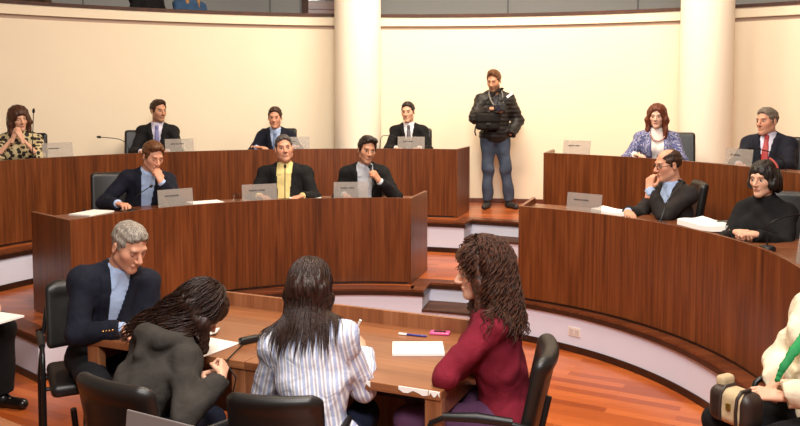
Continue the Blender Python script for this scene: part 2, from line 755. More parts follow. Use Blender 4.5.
def arm(fd, K, sd, o, end=.95, k=.04, rr=1.0, cuff=0.0):
    s = K.s * (.88 if K.fem else 1.0) * rr
    fd.cap(K.sh[sd], K.el[sd], .05 * s + o, .041 * s + o, k=k)
    e = K.el[sd] + (K.wr[sd] - K.el[sd]) * end
    fd.cap(K.el[sd], e, .043 * s + o, .031 * s + o + cuff, k=.025, flat=(0, 1))


def legs(fd, K, o, end=1.0, k=.04, taper=1.0):
    s = K.s
    for sd in (1, -1):
        fd.cap(K.hip[sd], K.kn[sd], .088 * s + o, .06 * s + o, k=k)
        e = K.kn[sd] + (K.an[sd] - K.kn[sd]) * end
        fd.cap(K.kn[sd], e, .058 * s + o, (.044 * s + o) * taper, k=.03, flat=(0, 1))


def axis_u(V, K):
    """cloth coordinate running round the body / arm, for stripes"""
    q = (V - K.N) @ K.Rup
    u = q[:, 0] + .25 * np.sign(q[:, 0]) * np.maximum(0, .02 - q[:, 1] * 0)
    u = q[:, 0].copy()
    best = np.full(len(V), .085)
    for sd in (1, -1):
        for a, b in ((K.sh[sd] * .75 + K.el[sd] * .25, K.el[sd]), (K.el[sd], K.wr[sd])):
            ba = b - a
            t = np.clip((V - a) @ ba / (ba @ ba), 0, 1)
            r = V - a - t[:, None] * ba
            d = np.linalg.norm(r, axis=1)
            e1 = unit(np.cross(ba, [0.3, .2, 1.0]))
            e2 = unit(np.cross(ba, e1))
            ang = np.arctan2(r @ e1, r @ e2) * .05
            m = (d < best) & ((t > 0) | (np.arange(len(V)) < 0))
            u[m] = ang[m]
            best[m] = d[m]
    return u


# ---- head -------------------------------------------------------------------
def head_mesh(K, P, h):
    hs, Rh, H = K.hs, K.Rh, K.H
    nl = Rh.T @ (K.N - H) / hs
    lo = np.minimum(np.array([-.1, -.125, -.13]), nl - .07)
    hi = np.maximum(np.array([.1, .145, .14]), nl + .07)
    f = Field(lo, hi, h)
    fem = K.fem
    jw = P.get('jaw', .88 if fem else 1.0)
    f.ell((0, -.012, .035), (.073, .094, .082), k=.0)
    f.ell((0, .022, -.04), (.056 * jw, .066, .075), k=.03)
    for sd in (1, -1):
        f.cap((sd * .046 * jw, .0, -.062), (sd * .008, .062, -.1), .02, .016, k=.03)
        f.ell((sd * .04, .05, -.02), (.016, .016, .014), k=.045)
        f.ell((sd * .077, -.012, -.006), (.009, .019, .031), rotz(sd * -.35), k=.008)
        f.ell((sd * .087, -.006, -.004), (.006, .011, .019), k=.006, op='sub')
    f.ell((0, .07, -.1), (.02 * jw, .018, .017), k=.02)
    f.cap((-.032, .079, .025), (.032, .079, .025), .0125, k=.018)
    for sd in (1, -1):
        f.ell((sd * .031, .1, .004), (.018, .02, .011), k=.012, op='sub')
    f.cap((0, .086, .012), (0, .112, -.028), .007, .0125, k=.012)
    for sd in (1, -1):
        f.ell((sd * .012, .1, -.034), (.008, .011, .008), k=.008)
    f.ell((0, .0875, -.0605), (.025, .0075, .0055), k=.008)
    f.ell((0, .086, -.0715), (.021, .0075, .006), k=.008)
    f.cap((-.024, .0985, -.066), (.024, .0985, -.066), .0045, k=.004, op='sub')
    f.cap((0, -.024, -.05), nl, .045 if fem else .051, .05 if fem else .06, k=.022)
    V, Q = f.nets()
    # colours
    sk = lin3(SKIN[P.get('skin', 'light')])
    C = np.tile(sk, (len(V), 1))
    x, y, z = V[:, 0], V[:, 1], V[:, 2]
    ax = np.abs(x)

    def blend(m, c):
        m = np.clip(m, 0, 1)[:, None]
        return C * (1 - m) + np.asarray(c, np.float32) * m
    red = sk * np.array([1.0, .72, .7])
    C = blend(.22 * np.exp(-((ax - .045) ** 2 + (z + .03) ** 2) / .0006) * (y > .03), red)
    C = blend(.25 * np.exp(-(x ** 2 + (z + .028) ** 2) / .0003) * (y > .09), red)
    if P.get('stubble', 0):
        m = P['stubble'] * np.clip((-.035 - z) / .02, 0, 1) * (z > -.14) * (y > -.02)
        C = blend(m, lin3(P.get('hairc', (40, 28, 22))) * .9)
    lipm = np.clip(1.25 - ((ax / .024) ** 2 + ((z + .066) / .0105) ** 2), 0, 1) * (y > .07)
    C = blend(lipm * (.7 if fem else .4), lin3(P.get('lips', (150, 62, 58) if fem else (150, 84, 74))))
    br = lin3(P.get('brow', P.get('hairc', (40, 28, 22))))
    bm = np.clip(1.5 - np.abs(ax - .031) / .016, 0, 1) * np.clip(1.6 - np.abs(z - (.0265 - (ax - .034) ** 2 * 6)) / .0045, 0, 1) * (y > .05)
    C = blend(bm * (.55 if fem else .75), br)
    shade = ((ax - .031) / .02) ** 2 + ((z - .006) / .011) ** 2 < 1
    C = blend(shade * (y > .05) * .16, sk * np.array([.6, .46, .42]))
    return (V * hs) @ Rh.T + H, Q, C


def make_eyes(K, P, root):
    for sd in (1, -1):
        mb = MB().sphere((0, 0, 0), .0122 if P.get('eyes') != 'down' else .0116, 28, 20)
        V = np.array(mb.v)
        w = np.tile(lin3((196, 184, 172)), (len(V), 1))
        if P.get('eyes') == 'down':
            w[:] = lin3(SKIN[P.get('skin', 'light')]) * .8
            w[(V[:, 2] < -.004) & (V[:, 1] > 0)] = lin3((40, 26, 22))
        else:
            g = np.array([math.sin(math.radians(P.get('gaze', 0))), 1, -.1])
            d = V @ unit(g) / .0122
            w[d > .8] = lin3(P.get('iris', (60, 38, 24)))
            w[d > .94] = lin3((12, 10, 10))
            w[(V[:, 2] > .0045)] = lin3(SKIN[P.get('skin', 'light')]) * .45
        V = (V + np.array([sd * .031, .0745, .003])) * K.hs @ K.Rh.T + K.H
        mesh_obj('eye', V, mb.f, EYE_M, root, smooth=True, col=w)


# ---- hands ------------------------------------------------------------------
def hand_mesh(K, P, sd, h):
    a = K.hand[sd]
    sc = P.get('hand', (.9 if K.fem else 1.02)) * 1.0
    Y = unit(a['fd'])
    Z = np.array(a['dn'], float)
    Z = unit(Z - Y * (Z @ Y))
    X = np.cross(Y, Z)
    R = np.stack([X, Y, Z], 1)          # columns = axes; -X is the thumb side of a right hand
    th = -1 if sd > 0 else 1
    c = a.get('curl', .35)
    f = Field((-.085, -.075, -.11), (.085, .2, .06), h)
    xs = [th * .029, th * .0095, -th * .0095, -th * .028]
    ln = [.072, .08, .075, .058]
    base_y = [.088, .092, .088, .08]
    for i in range(4):
        f.cap((xs[i] * .55, .0, 0), (xs[i], base_y[i], 0), .0135, .0115, k=.012)
    for i in range(4):
        p = np.array([xs[i], base_y[i], 0.0])
        ang = 0.0
        spread = xs[i] * 2.2 * (1 - c)
        cc = c * (1 + .12 * (i - 1)) if not a.get('point') or i > 0 else .12
        for j, (fr, bend, r0, r1) in enumerate(((.46, 62, .0098, .0088), (.3, 85, .0088, .0082), (.24, 55, .0082, .0068))):
            ang += math.radians(bend) * cc
            q = p + ln[i] * fr * np.array([math.sin(spread) * math.cos(ang), math.cos(ang) * math.cos(spread), -math.sin(ang)])
            f.cap(p, q, r0, r1, k=.003)
            p = q
    t0 = np.array([th * .018, .018, -.006])
    t1 = t0 + np.array([th * .028, .03, -.012 - .012 * c])
    t2 = t1 + np.array([th * (.012 - .02 * c), .03, -.008 - .018 * c])
    t3 = t2 + np.array([th * (.002 - .026 * c), .024, -.004 - .012 * c])
    f.cap(t0, t1, .0155, .0125, k=.012)
    f.cap(t1, t2, .0115, .0105, k=.004)
    f.cap(t2, t3, .0105, .008, k=.004)
    f.cap((0, -.07, 0), (0, .012, 0), .027, .023, k=.015, squash=((0, 0, 1), .78))
    V, Q = f.nets()
    sk = lin3(SKIN[P.get('skin', 'light')])
    C = np.tile(sk, (len(V), 1))
    m = np.exp(-((V[:, 1] - .092) ** 2) / .00015) * .25
    C = C * (1 - m[:, None]) + sk * np.array([.95, .7, .66]) * m[:, None]
    K.handR = getattr(K, 'handR', {})
    K.handR[sd] = R
    return (V * sc) @ R.T + K.wr[sd], Q, C


# ---- hair -------------------------------------------------------------------
def hair_short(f, P, t=.012, n=(0, -.145, .175), off=0.0):
    f.ell((0, -.014, .037), (.073 + t * .75, .094 + t, .082 + t), k=0)
    f.ell((0, .03, .085), (.052, .045, .03 + t * .6), k=.03)
    for a in P.get('tufts', []):
        f.ell(a[:3], a[3:6], k=.02)
    X, Y, Z = f.xyz()
    nn = unit(n)
    d = -((X * nn[0] + (Y - .085) * nn[1] + (Z - .078) * nn[2]) - off - .011) + .10 * np.maximum(.02 - np.abs(X), -.02)
    d = np.minimum(d, np.maximum(np.maximum(.05 - np.abs(X), Y - .036 - .35 * Z), -.012 - Z))
    d = d + .004 * wob(X, Y, Z, 75) + .0025 * wob(X, Y, Z, 190, .9)
    kk = .014
    hh = np.maximum(kk - np.abs(f.D - d), 0) / kk
    f.D = np.maximum(f.D, d) + hh * hh * kk * .25
    f.D = f.D + .0018 * wob(X, Y, Z, 150, .5)
    if P.get('bald'):
        f.ell((0, .062, .135), (.07, .115, .085), k=.01, op='sub')


def hair_long(f, P, K):
    t = P.get('vol', .022)
    ln = P.get('hlen', .2)
    w = P.get('hw', .085)
    f.ell((0, -.016, .038), (.073 + t, .094 + t, .082 + t), k=0)
    g = K.Rh.T @ np.array([0, 0, -1.0])
    for sd in (1, -1):
        a = np.array([sd * .072, -.005, .03])
        m = np.array([sd * w, .005, -.04])
        f.cap(a, m, .03, .032, k=.03)
        f.cap(m, m + g * (ln - .08) + np.array([0, .012, 0]), .032, .024, k=.03)
        b = np.array([sd * .04, -.075, .0])
        f.cap(b, b + g * ln + np.array([sd * .02, -.01, 0]), .055, .035, k=.04)
    b = np.array([0, -.08, .0])
    f.cap(b, b + g * ln * 1.02, .055, .035, k=.04)
    fz = P.get('fringe', .07)
    f.ell((0, .12, fz - .105), (P.get('fw', .062), .095, .105), k=.015, op='sub')
    f.ell((0, .05, -.11), (.05, .07, .1), k=.02, op='sub')
    X, Y, Z = f.xyz()
    f.D = f.D + .003 * wob(X * 1.5, Y * 1.5, Z * .5, 110)


def pusher(K, o):
    s, w = K.s, K.w
    els = [(K.chest, np.array((.158 * w * s + o, .102 * s + o, .2 * s + o)), K.Rup),
           (K.waist + K.Rlo @ np.array([0, 0, -.02]), np.array((.135 * w * s + o, .098 * s + o, .16 * s + o)), K.Rlo)]
    caps = [(K.sh[1], K.sh[-1], .052 * s + o), (K.N - K.Rup @ np.array([0, .0, .02]), K.N + K.Rup @ np.array([0, .02, .05]), .085 + o * .5)]
    for sd in (1, -1):
        caps.append((K.sh[sd], K.el[sd], .05 * s + o))
        caps.append((K.N + K.Rup @ np.array([sd * .02, -.01, .012]), K.sh[sd], .04 * s + o))

    def push(p):
        for c, r, R in els:
            q = R.T @ (p - c) / r
            k = np.linalg.norm(q)
            if k < 1:
                p = c + R @ (q / (k + 1e-6) * r)
        for a, b, r in caps:
            ba = b - a
            t = min(1, max(0, (p - a) @ ba / (ba @ ba)))
            c = a + ba * t
            d = p - c
            L = np.linalg.norm(d)
            if L < r:
                p = c + d / (L + 1e-6) * r
        return p
    return push


def strands(K, n, ln, seed, rad=.0016, spread=.0, curl=0.0, az=(40, 320), wid=1.0, t=.018, drift=(0, 0, 0), vary=.25, freq=60.0, part=0.0, seg=14, o=.042):
    """hair strands lying over the crown then hanging by gravity (head frame)"""
    r = random.Random(seed)
    g = K.Rh.T @ np.array([0, 0, -1.0])
    dr = K.Rh.T @ np.array(drift, float)
    mb = MB()
    push = pusher(K, o)
    for i in range(n):
        a = math.radians(r.uniform(*az))       # 0 = forward (+Y), going to +X
        th0 = math.radians(r.uniform(4, 60))
        tt = t * (r.uniform(.75, 1.15) if not curl else r.uniform(.55, 1.4))
        fq = freq * r.uniform(.6, 1.35)
        rx, ry, rz_ = .073 + tt, .094 + tt, .082 + tt
        L = ln * (1 - vary * r.random())
        pts = []
        th = th0
        p = None
        step = L / seg
        ph, cr = r.uniform(0, 6.28), curl * r.uniform(.6, 1.3)
        hang = False
        vel = None
        for j in range(seg + 1):
            if not hang:
                q = np.array([rx * math.sin(th) * math.sin(a) + part, -.014 + ry * math.sin(th) * math.cos(a), .037 + rz_ * math.cos(th)])
                d = np.array([math.cos(th) * math.sin(a), math.cos(th) * math.cos(a), -math.sin(th)])
                if th > math.radians(88):
                    hang = True
                    p, vel = q, unit(d)
                th += step / .095
            else:
                vel = unit(vel * .6 + g * .5 + dr * .25 + np.array([math.sin(a), math.cos(a), 0]) * spread * .2)
                p0 = p
                p = p + vel * step
                p = K.Rh.T @ (push(K.H + K.Rh @ (p * K.hs)) - K.H) / K.hs
                vel = unit(unit(p - p0) * .7 + vel * .3)
                q = p
            if cr:
                s1, s2 = j * step * fq + ph, 0
                nrm = np.array([math.sin(a), math.cos(a), .2])
                tang = np.array([math.cos(a), -math.sin(a), 0])
                q = q + (nrm * math.cos(s1) + tang * math.sin(s1)) * cr * min(1, j / 4)
            pts.append(q)
        rs = [rad * (1.0 if j < seg - 3 else (seg + .4 - j) / 3.4) for j in range(seg + 1)]
        mb.tube(pts, rs, 3, cap=False)
    return np.array(mb.v), np.array(mb.f)


def make_hair(K, P, root, h):
    hd = P['hair']
    st = hd['style']
    if st == 'none':
        return
    lo, hi = (-.13, -.15, -.14), (.13, .16, .17)
    if st == 'short':
        f = Field(lo, hi, h)
        hair_short(f, hd, hd.get('t', .012), hd.get('n', (0, -.145, .175)), hd.get('off', 0.0))
    else:
        L = hd.get('hlen', .2) + .14
        f = Field((-.22, -.26, -L), (.22, .2, .17), h * 1.15)
        if K.Rh[2, 2] < .75:                 # bowed head: hair also falls in front
            f = Field((-.25, -.3, -L), (.25, .3 + L * .6, .17), h * 1.3)
        hair_long(f, hd, K)
    V, Q = f.nets()
    V = V.astype(float)
    tri = np.concatenate([Q[:, :3], Q[:, [0, 2, 3]]])
    if hd.get('strands'):
        for kw in hd['strands']:
            SV, SF = strands(K, **kw)
            tri = np.concatenate([tri, np.concatenate([SF[:, :3], SF[:, [0, 2, 3]]]) + len(V)])
            V = np.concatenate([V, SV])
    V = (V * K.hs) @ K.Rh.T + K.H
    o = mesh_obj('hair', V, tri, hd['mat'], root, smooth=True)
    return o


# ---- shoes ------------------------------------------------------------------
def make_shoes(K, root, mat, h=.008):
    for sd in (1, -1):
        a, t = K.an[sd], K.toe[sd]
        z0 = a[2] - .09
        f = Field(a - np.array([.27, .27, .12]), a + np.array([.27, .27, .08]), h)
        heel = np.array([a[0], a[1], z0 + .04]) - t * .045
        toe = np.array([a[0], a[1], z0 + .034]) + t * .165
        f.cap(heel, toe, .04, .036, k=.01)
        f.cap(np.array([a[0], a[1], z0 + .05]), a + np.array([0, 0, .0]), .047, .042, k=.03, flat=(0, 1))
        X, Y, Z = f.xyz()
        f.D = np.maximum(f.D, (z0 + .002) - Z)
        V, Q = f.nets()
        mesh_obj('shoe', V, Q, mat, root, smooth=True)


# ---- whole person -------------------------------------------------------------
def make_person(label, loc, rz, P, group=None):
    root = empty('person', loc, rz, label, 'person', group)
    M = Matrix.Translation(Vector(loc)) @ Matrix.Rotation(rz, 4, 'Z')
    K = skeleton(P, M.inverted())
    K.root, K.M = root, M
    near = P.get('near', False)
    hH = P.get('hh', .0042 if near else .0055)
    hC = P.get('hc', .0075 if near else .0105)
    parts = [head_mesh(K, P, hH)]
    for sd in (1, -1):
        if not P.get('nohand', {}).get(sd):
            parts.append(hand_mesh(K, P, sd, .0036 if near else .0048))
    allp = [K.pel, K.waist, K.N, K.chest] + list(K.sh.values()) + list(K.el.values()) + list(K.wr.values())
    legp = list(K.hip.values()) + list(K.kn.values()) + list(K.an.values())
    f = grid_for(allp + legp, .14, .02)
    torso(f, K, -.014)
    for sd in (1, -1):
        arm(f, K, sd, -.008, 1.0)
    legs(f, K, -.012)
    for sd in (1, -1):
        f.cap(K.an[sd] - np.array([0, 0, .04]), K.an[sd] - np.array([0, 0, .045]) + K.toe[sd] * .12, .03, .028, k=.02)
    V, Q = f.nets()
    parts.append((V, Q, np.tile(lin3(SKIN[P.get('skin', 'light')]), (len(V), 1))))
    V, Q, C = join_parts(parts)
    mesh_obj('body', V, Q, SKIN_M, root, smooth=True, col=C)
    make_eyes(K, P, root)
    make_hair(K, P, root, hH)
    T = P['top']
    o = T.get('o', .016)
    kind = T['kind']
    Rn = K.Rup
    drapes = P.get('folds', .0035)

    def local(f):
        X, Y, Z = f.xyz()
        px, py, pz = X - K.N[0], Y - K.N[1], Z - K.N[2]
        return [px * Rn[0, i] + py * Rn[1, i] + pz * Rn[2, i] for i in range(3)]

    def outer(o, hips=True, sleeves=.95, cut=None, rr=1.0, cuffw=0.0, fold=drapes):
        f = grid_for(allp, .2, hC)
        torso(f, K, o, hips=hips)
        for sd in (1, -1):
            arm(f, K, sd, o, sleeves, rr=rr, cuff=cuffw)
        X, Y, Z = f.xyz()
        if fold:
            f.D = f.D + fold * wob(X, Y, Z, 26, P.get('ph', 0.3)) + fold * .5 * wob(X, Y, Z, 61, 1.2)
        if cut is not None:
            f.D = np.maximum(f.D, (K.pel[2] - cut) - Z + 0 * X + 0 * Y)
        return f

    if kind == 'suit':
        # shirt: torso shell, collar and cuffs
        f = grid_for(allp, .16, hC)
        torso(f, K, .004, hips=False)
        up = K.Rup @ np.array([0, .2, 1.0])
        f.cap(K.N - K.Rup @ np.array([0, 0, .03]), K.N + unit(up) * .05, .082 if not K.fem else .07, .07 if not K.fem else .062, k=.02, flat=(0, 1))
        for sd in (1, -1):
            d = K.wr[sd] - K.el[sd]
            f.cap(K.el[sd] + d * .8, K.el[sd] + d * 1.01, .036 * K.s, .0365 * K.s, k=.0, flat=(1, 1))
        x, y, z = local(f)
        if T.get('collar', True):
            ed = np.abs(np.abs(x) - .03 - (.0 - z) * .25)
            band = np.clip((.028 - ed) / .006, 0, 1) * (z > -.075) * (z < .03) * (y > 0.02)
            f.D = f.D - .006 * band
        V, Q = f.nets()
        shirt = mesh_obj('shirt', V, Q, T['shirt'], root, smooth=True)
        if T.get('tie') is not None:
            f.D = f.D - .009
            w = .02 + np.clip(-z - .02, 0, .4) * .075
            knot = np.where(z > -.045, .021, w)
            f.D = np.maximum(f.D, np.abs(x - .0) - knot)
            f.D = np.maximum(f.D, -(y - .03))
            f.D = np.maximum(f.D, z - .012)
            f.D = np.maximum(f.D, -.46 - z)
            f.ell(K.N + Rn @ np.array([0, .088, -.012]), (.02, .016, .02), Rn, k=.008)
            V, Q = f.nets()
            mesh_obj('tie', V, Q, T['tie'], root, smooth=True)
        f = outer(o, cut=T.get('cut', .1))
        # collar stand at the back of the neck
        f.cap(K.N - K.Rup @ np.array([0, .0, .02]), K.N + K.Rup @ np.array([0, .005, .032]), .098, .083, k=.02, flat=(0, 1))
        x, y, z = local(f)
        w0, w1, zb = T.get('v', (.075, .012, -.34))
        tt = np.clip((.045 - z) / (.045 - zb), 0, 1)
        wv = w0 + (w1 - w0) * tt
        lap = np.clip((np.abs(x) - wv) / .006, 0, 1) * np.clip((wv + .052 * np.clip((z - zb) / .12, 0, 1) + .004 - np.abs(x)) / .006, 0, 1)
        f.D = f.D - .007 * lap * (y > .0) * (z < .0)
        below = np.clip((zb - z) * 50, 0, 1)
        cutv = np.maximum(np.maximum(np.abs(x) - wv, -(y - .015)), 0 * z + (z < zb - (.5 if T.get('open') else .0)) * .05)
        hh = np.maximum(.006 - np.abs(f.D + cutv), 0) / .006
        f.D = np.maximum(f.D, -cutv) + hh * hh * .0015
        V, Q = f.nets()
        jk = mesh_obj('jacket', V, Q, T['mat'], root, smooth=True)
        if T.get('buttons'):
            for sd in T['buttons']:
                d = unit(K.wr[sd] - K.el[sd])
                for i in range(4):
                    c = K.wr[sd] - d * (.035 + .018 * i)
                    nrm = K.M.inverted().to_3x3() @ Vector((0.1, -1, .25))
                    nrm = np.array(nrm[:])
                    nrm = unit(nrm - d * (nrm @ d))
                    c = c + nrm * (.031 * K.s + o + .003)
                    MB().sphere(c, .0065, 10, 6).build('button', T['butmat'], jk, smooth=True)
    elif kind in ('sweater', 'blouse', 'cardigan', 'puffer'):
        f = outer(o, cut=T.get('cut', .1), sleeves=T.get('sleeve', .95), rr=T.get('rr', 1.0), cuffw=T.get('cuffw', 0))
        nk = T.get('neck', .055)
        if T.get('turtle'):
            f.cap(K.N, K.N + K.Rup @ np.array([0, .012, .06]), .075, .068, k=.02, flat=(0, 1))
        if T.get('collar'):
            f.cap(K.N - K.Rup @ np.array([0, 0, .02]), K.N + K.Rup @ np.array([0, -.005, .035]), .088, .092, k=.02, flat=(0, 1))
            f.cap(K.N, K.N + K.Rup @ np.array([0, .01, .1]), .07, k=.0, op='sub')
        if T.get('hood'):
            for i in range(9):
                a0, a1 = [PI + (j - 4.5) * .36 for j in (i, i + 1)]
                p0 = K.N + K.Rup @ np.array([.115 * math.sin(a0), .09 * math.cos(a0) - .03, .0 - .05 * max(0, -math.cos(a0))])
                p1 = K.N + K.Rup @ np.array([.115 * math.sin(a1), .09 * math.cos(a1) - .03, .0 - .05 * max(0, -math.cos(a1))])
                f.cap(p0, p1, .036, k=.015)
            f.cap(K.N + K.Rup @ np.array([-.06, -.12, -.06]), K.N + K.Rup @ np.array([.06, -.12, -.06]), .045, k=.03)
            f.cap(K.N + K.Rup @ np.array([0, -.12, -.06]), K.N + K.Rup @ np.array([0, -.125, -.15]), .05, .03, k=.03)
        x, y, z = local(f)
        if kind == 'puffer':
            X, Y, Z = f.xyz()
            f.D = f.D - .007 * np.abs(np.sin(Z * PI / .052 + .6 * y)) * np.ones_like(f.D)
        if T.get('v'):
            w0, w1, zb = T['v']
            tt = np.clip((.045 - z) / (.045 - zb), 0, 1)
            cutv = np.maximum(np.maximum(np.abs(x) - (w0 + (w1 - w0) * tt), -(y - .015)), (z < zb) * .05)
            f.D = np.maximum(f.D, -cutv)
        V, Q = f.nets()
        mesh_obj(T.get('name', kind if kind != 'puffer' else 'jacket'), V, Q, T['mat'], root, smooth=True, u=axis_u(V, K))
        if T.get('inner') is not None:
            f = grid_for(allp, .16, hC)
            torso(f, K, .003, hips=False)
            V, Q = f.nets()
            mesh_obj('undershirt', V, Q, T['inner'], root, smooth=True)
    # lower half
    B = P.get('bottom')
    if B is not None:
        vis = P.get('legs_seen', False)
        f = grid_for([K.pel] + legp, .16, .009 if vis else .016)
        f.ell(K.pel - np.array([0, 0, .01]), ((.178 if K.fem else .168) * K.s + .006 + K.belly * .4, .12 * K.s + .008, .115 * K.s), K.Rlo, .04)
        legs(f, K, B.get('o', .01), B.get('end', .97), taper=B.get('taper', 1.0))
        X, Y, Z = f.xyz()
        f.D = f.D + B.get('fold', .003) * wob(X, Y, Z, 24, .8)
        V, Q = f.nets()
        mesh_obj('trousers', V, Q, B['mat'], root, smooth=True)
        make_shoes(K, root, B['shoe'], .008 if vis else .012)
    return root, K
# ------------------------------------------------------------------ materials of the place
WOOD = wood('desk_wood', (66, 32, 13), (103, 53, 23), (126, 71, 35), axis=2, rough=.36, scale=1.25)
WOOD_TOP = wood('desk_top_wood', (86, 46, 25), (114, 65, 37), (136, 84, 50), axis=0, rough=.33)
TABLE_W = wood('table_wood', (112, 66, 39), (138, 86, 53), (158, 104, 67), axis=0, rough=.33)
TABLE_V = wood('table_panel_wood', (112, 66, 40), (140, 88, 56), (162, 108, 72), axis=2, rough=.38)
NOSE = wood('nosing_wood', (70, 34, 18), (98, 50, 28), (124, 68, 38), axis=0, rough=.3)
DARKW = wood('dark_base_wood', (34, 18, 12), (48, 26, 17), (62, 35, 22), axis=0, rough=.35)
TREAD = wood('tread_wood', (46, 24, 14), (66, 36, 21), (88, 50, 30), axis=0, rough=.6, coat=0.0)
WALL = plaster('wall_cream', (238, 225, 200))
COLM = plaster('column_cream', (240, 229, 210), rough=.7, amt=.03)
RISER = plaster('riser_white', (214, 215, 230), rough=.75, amt=.04)
CEIL = plaster('ceiling_white', (225, 220, 208))
GREY = plaster('balcony_grey', (150, 152, 152), rough=.6, amt=.05)
DARKGREY = plain('seam_dark', (78, 80, 82), .7)
BLACK = plain('black_plastic', (17, 17, 18), .45)
LEATHER = plain('black_leather', (24, 23, 22), .42, spec=.5)
LEATHER2 = plain('dark_brown_leather', (40, 36, 30), .38, spec=.5)
TUBE = plain('black_metal', (20, 20, 21), .35, metal=.3)
FOAM = plain('mic_foam', (14, 14, 14), .95)
STEEL = plain('brushed_steel', (150, 150, 152), .35, metal=.9)
PAPER = plain('paper', (238, 236, 230), .8, spec=.2)
PRINT = plain('printed_text', (70, 68, 68), .8)


def floor_mat(name, rot, c1, c2, c3, rough=.28):
    m, nt, b = new_mat(name)
    tc = N(nt, 'ShaderNodeTexCoord')
    mp = N(nt, 'ShaderNodeMapping')
    mp.inputs['Rotation'].default_value = (0, 0, rot)
    nt.links.new(tc.outputs['Object'], mp.inputs['Vector'])
    br = N(nt, 'ShaderNodeTexBrick', offset=.5)
    br.inputs['Scale'].default_value = 1.0
    br.inputs['Brick Width'].default_value = .85
    br.inputs['Row Height'].default_value = .085
    br.inputs['Mortar Size'].default_value = .0016
    br.inputs['Color1'].default_value = (0, 0, 0, 1)
    br.inputs['Color2'].default_value = (1, 1, 1, 1)
    br.inputs['Mortar'].default_value = (.35, .35, .35, 1)
    nt.links.new(mp.outputs[0], br.inputs['Vector'])
    rp = N(nt, 'ShaderNodeValToRGB')
    e = rp.color_ramp.elements
    e[0].color, e[1].color = lin(c1), lin(c3)
    k = e.new(.5)
    k.color = lin(c2)
    nt.links.new(br.outputs['Color'], rp.inputs[0])
    mp2 = N(nt, 'ShaderNodeMapping')
    mp2.inputs['Rotation'].default_value = (0, 0, rot)
    mp2.inputs['Scale'].default_value = (2.2, 40, 1)
    nt.links.new(tc.outputs['Object'], mp2.inputs['Vector'])
    nz = N(nt, 'ShaderNodeTexNoise', Scale=1.0, Detail=4.0)
    nt.links.new(mp2.outputs[0], nz.inputs['Vector'])
    hs = N(nt, 'ShaderNodeHueSaturation')
    mr = N(nt, 'ShaderNodeMapRange')
    mr.inputs[3].default_value, mr.inputs[4].default_value = .82, 1.18
    nt.links.new(nz.outputs[0], mr.inputs[0])
    nt.links.new(mr.outputs[0], hs.inputs['Value'])
    nt.links.new(rp.outputs[0], hs.inputs['Color'])
    nt.links.new(hs.outputs[0], b.inputs['Base Color'])
    b.inputs['Roughness'].default_value = rough
    b.inputs['Coat Weight'].default_value = .2
    b.inputs['Coat Roughness'].default_value = .15
    bump(nt, b, br.outputs['Fac'], .1, .001)
    return m


FLOOR = floor_mat('parquet_floor', .5, (146, 68, 28), (174, 88, 38), (192, 104, 50))
FLOOR_T = floor_mat('parquet_tier', .1, (148, 72, 32), (174, 90, 40), (192, 106, 52))

T1, T2 = .34, .68
C2L, R2L = np.array((-.297, 4.988)), 2.319
C2R, R2R = np.array((-.27, 4.648)), 2.418
C3L, R3L = np.array((-.376, 5.661)), 3.679
C3R, R3R = np.array((-.587, 5.618)), 3.607
CP1, RP1 = np.array((-.364, 4.697)), 2.42
CP2, RP2 = np.array((-.45, 5.65)), 3.38
CW, RW = np.array((.12, 2.80)), 7.94


def pol(C, r, a):
    a = math.radians(a)
    return np.array([C[0] + r * math.cos(a), C[1] + r * math.sin(a)])


def on_arc(px, py, C, r):
    """far crossing of the sight line at photo pixel with a circle, in plan"""
    d = at_depth(px, py, 1.0)[:2]
    A, B, Cc = d @ d, -2 * d @ C, C @ C - r * r
    t = (-B + math.sqrt(max(0, B * B - 4 * A * Cc))) / (2 * A)
    return d * t


def struct(o):
    o['kind'] = 'structure'
    return o


# main floor
struct(MB().box((0, 4.5, -.05), (20, 18, .1)).build('floor', FLOOR))


def arcpts(C, r, a0, a1, n):
    return [tuple(pol(C, r, a0 + (a1 - a0) * i / n)) for i in range(n + 1)]


path1 = [(-4.55, 7.36)] + arcpts(CP1, RP1, 157, 76.7, 40) + arcpts(CP1, RP1 + .33, 76.7, 56.3, 12) + arcpts(CP1, RP1, 56.3, -16, 50)
path2 = arcpts(CP2, RP2, 172, 70, 50) + arcpts(CP2, RP2 + .31, 70, 53, 10) + arcpts(CP2, RP2, 53, -28, 44)
WL = arcpts(CW, RW + .1, -6, 150, 60)


def tier(name, path, z0, z1, mat):
    poly = list(path) + [(6.2, path[-1][1])] + [p for p in WL if p[1] > path[-1][1] and p[1] > 3.0] + [(-6.6, path[0][1] + .1)]
    ar = sum(poly[i][0] * poly[(i + 1) % len(poly)][1] - poly[(i + 1) % len(poly)][0] * poly[i][1] for i in range(len(poly)))
    if ar < 0:
        poly = poly[::-1]
    return struct(MB().prism(poly, z0, z1).build(name, mat))


tier('floor_lower_tier', path1, 0.0, T1, FLOOR_T)
tier('floor_upper_tier', path2, T1 + .001, T2, FLOOR_T)
k = 0
for path, z in ((path1, 0.0), (path2, T1)):
    h = .34
    struct(MB().ribbon(path, z + .055, z + h - .05, -.006, .02).build('trim_%d' % (1 + k), RISER))
    struct(MB().ribbon(path, z + .001, z + .055, -.014, .02).build('trim_%d' % (2 + k), DARKW))
    struct(MB().ribbon(path, z + h - .052, z + h + .004, -.022, .13).build('trim_%d' % (3 + k), NOSE))
    struct(MB().ribbon(path, z + h - .05, z + h - .014, -.026, -.018).build('trim_%d' % (4 + k), DARKW))
    k += 4
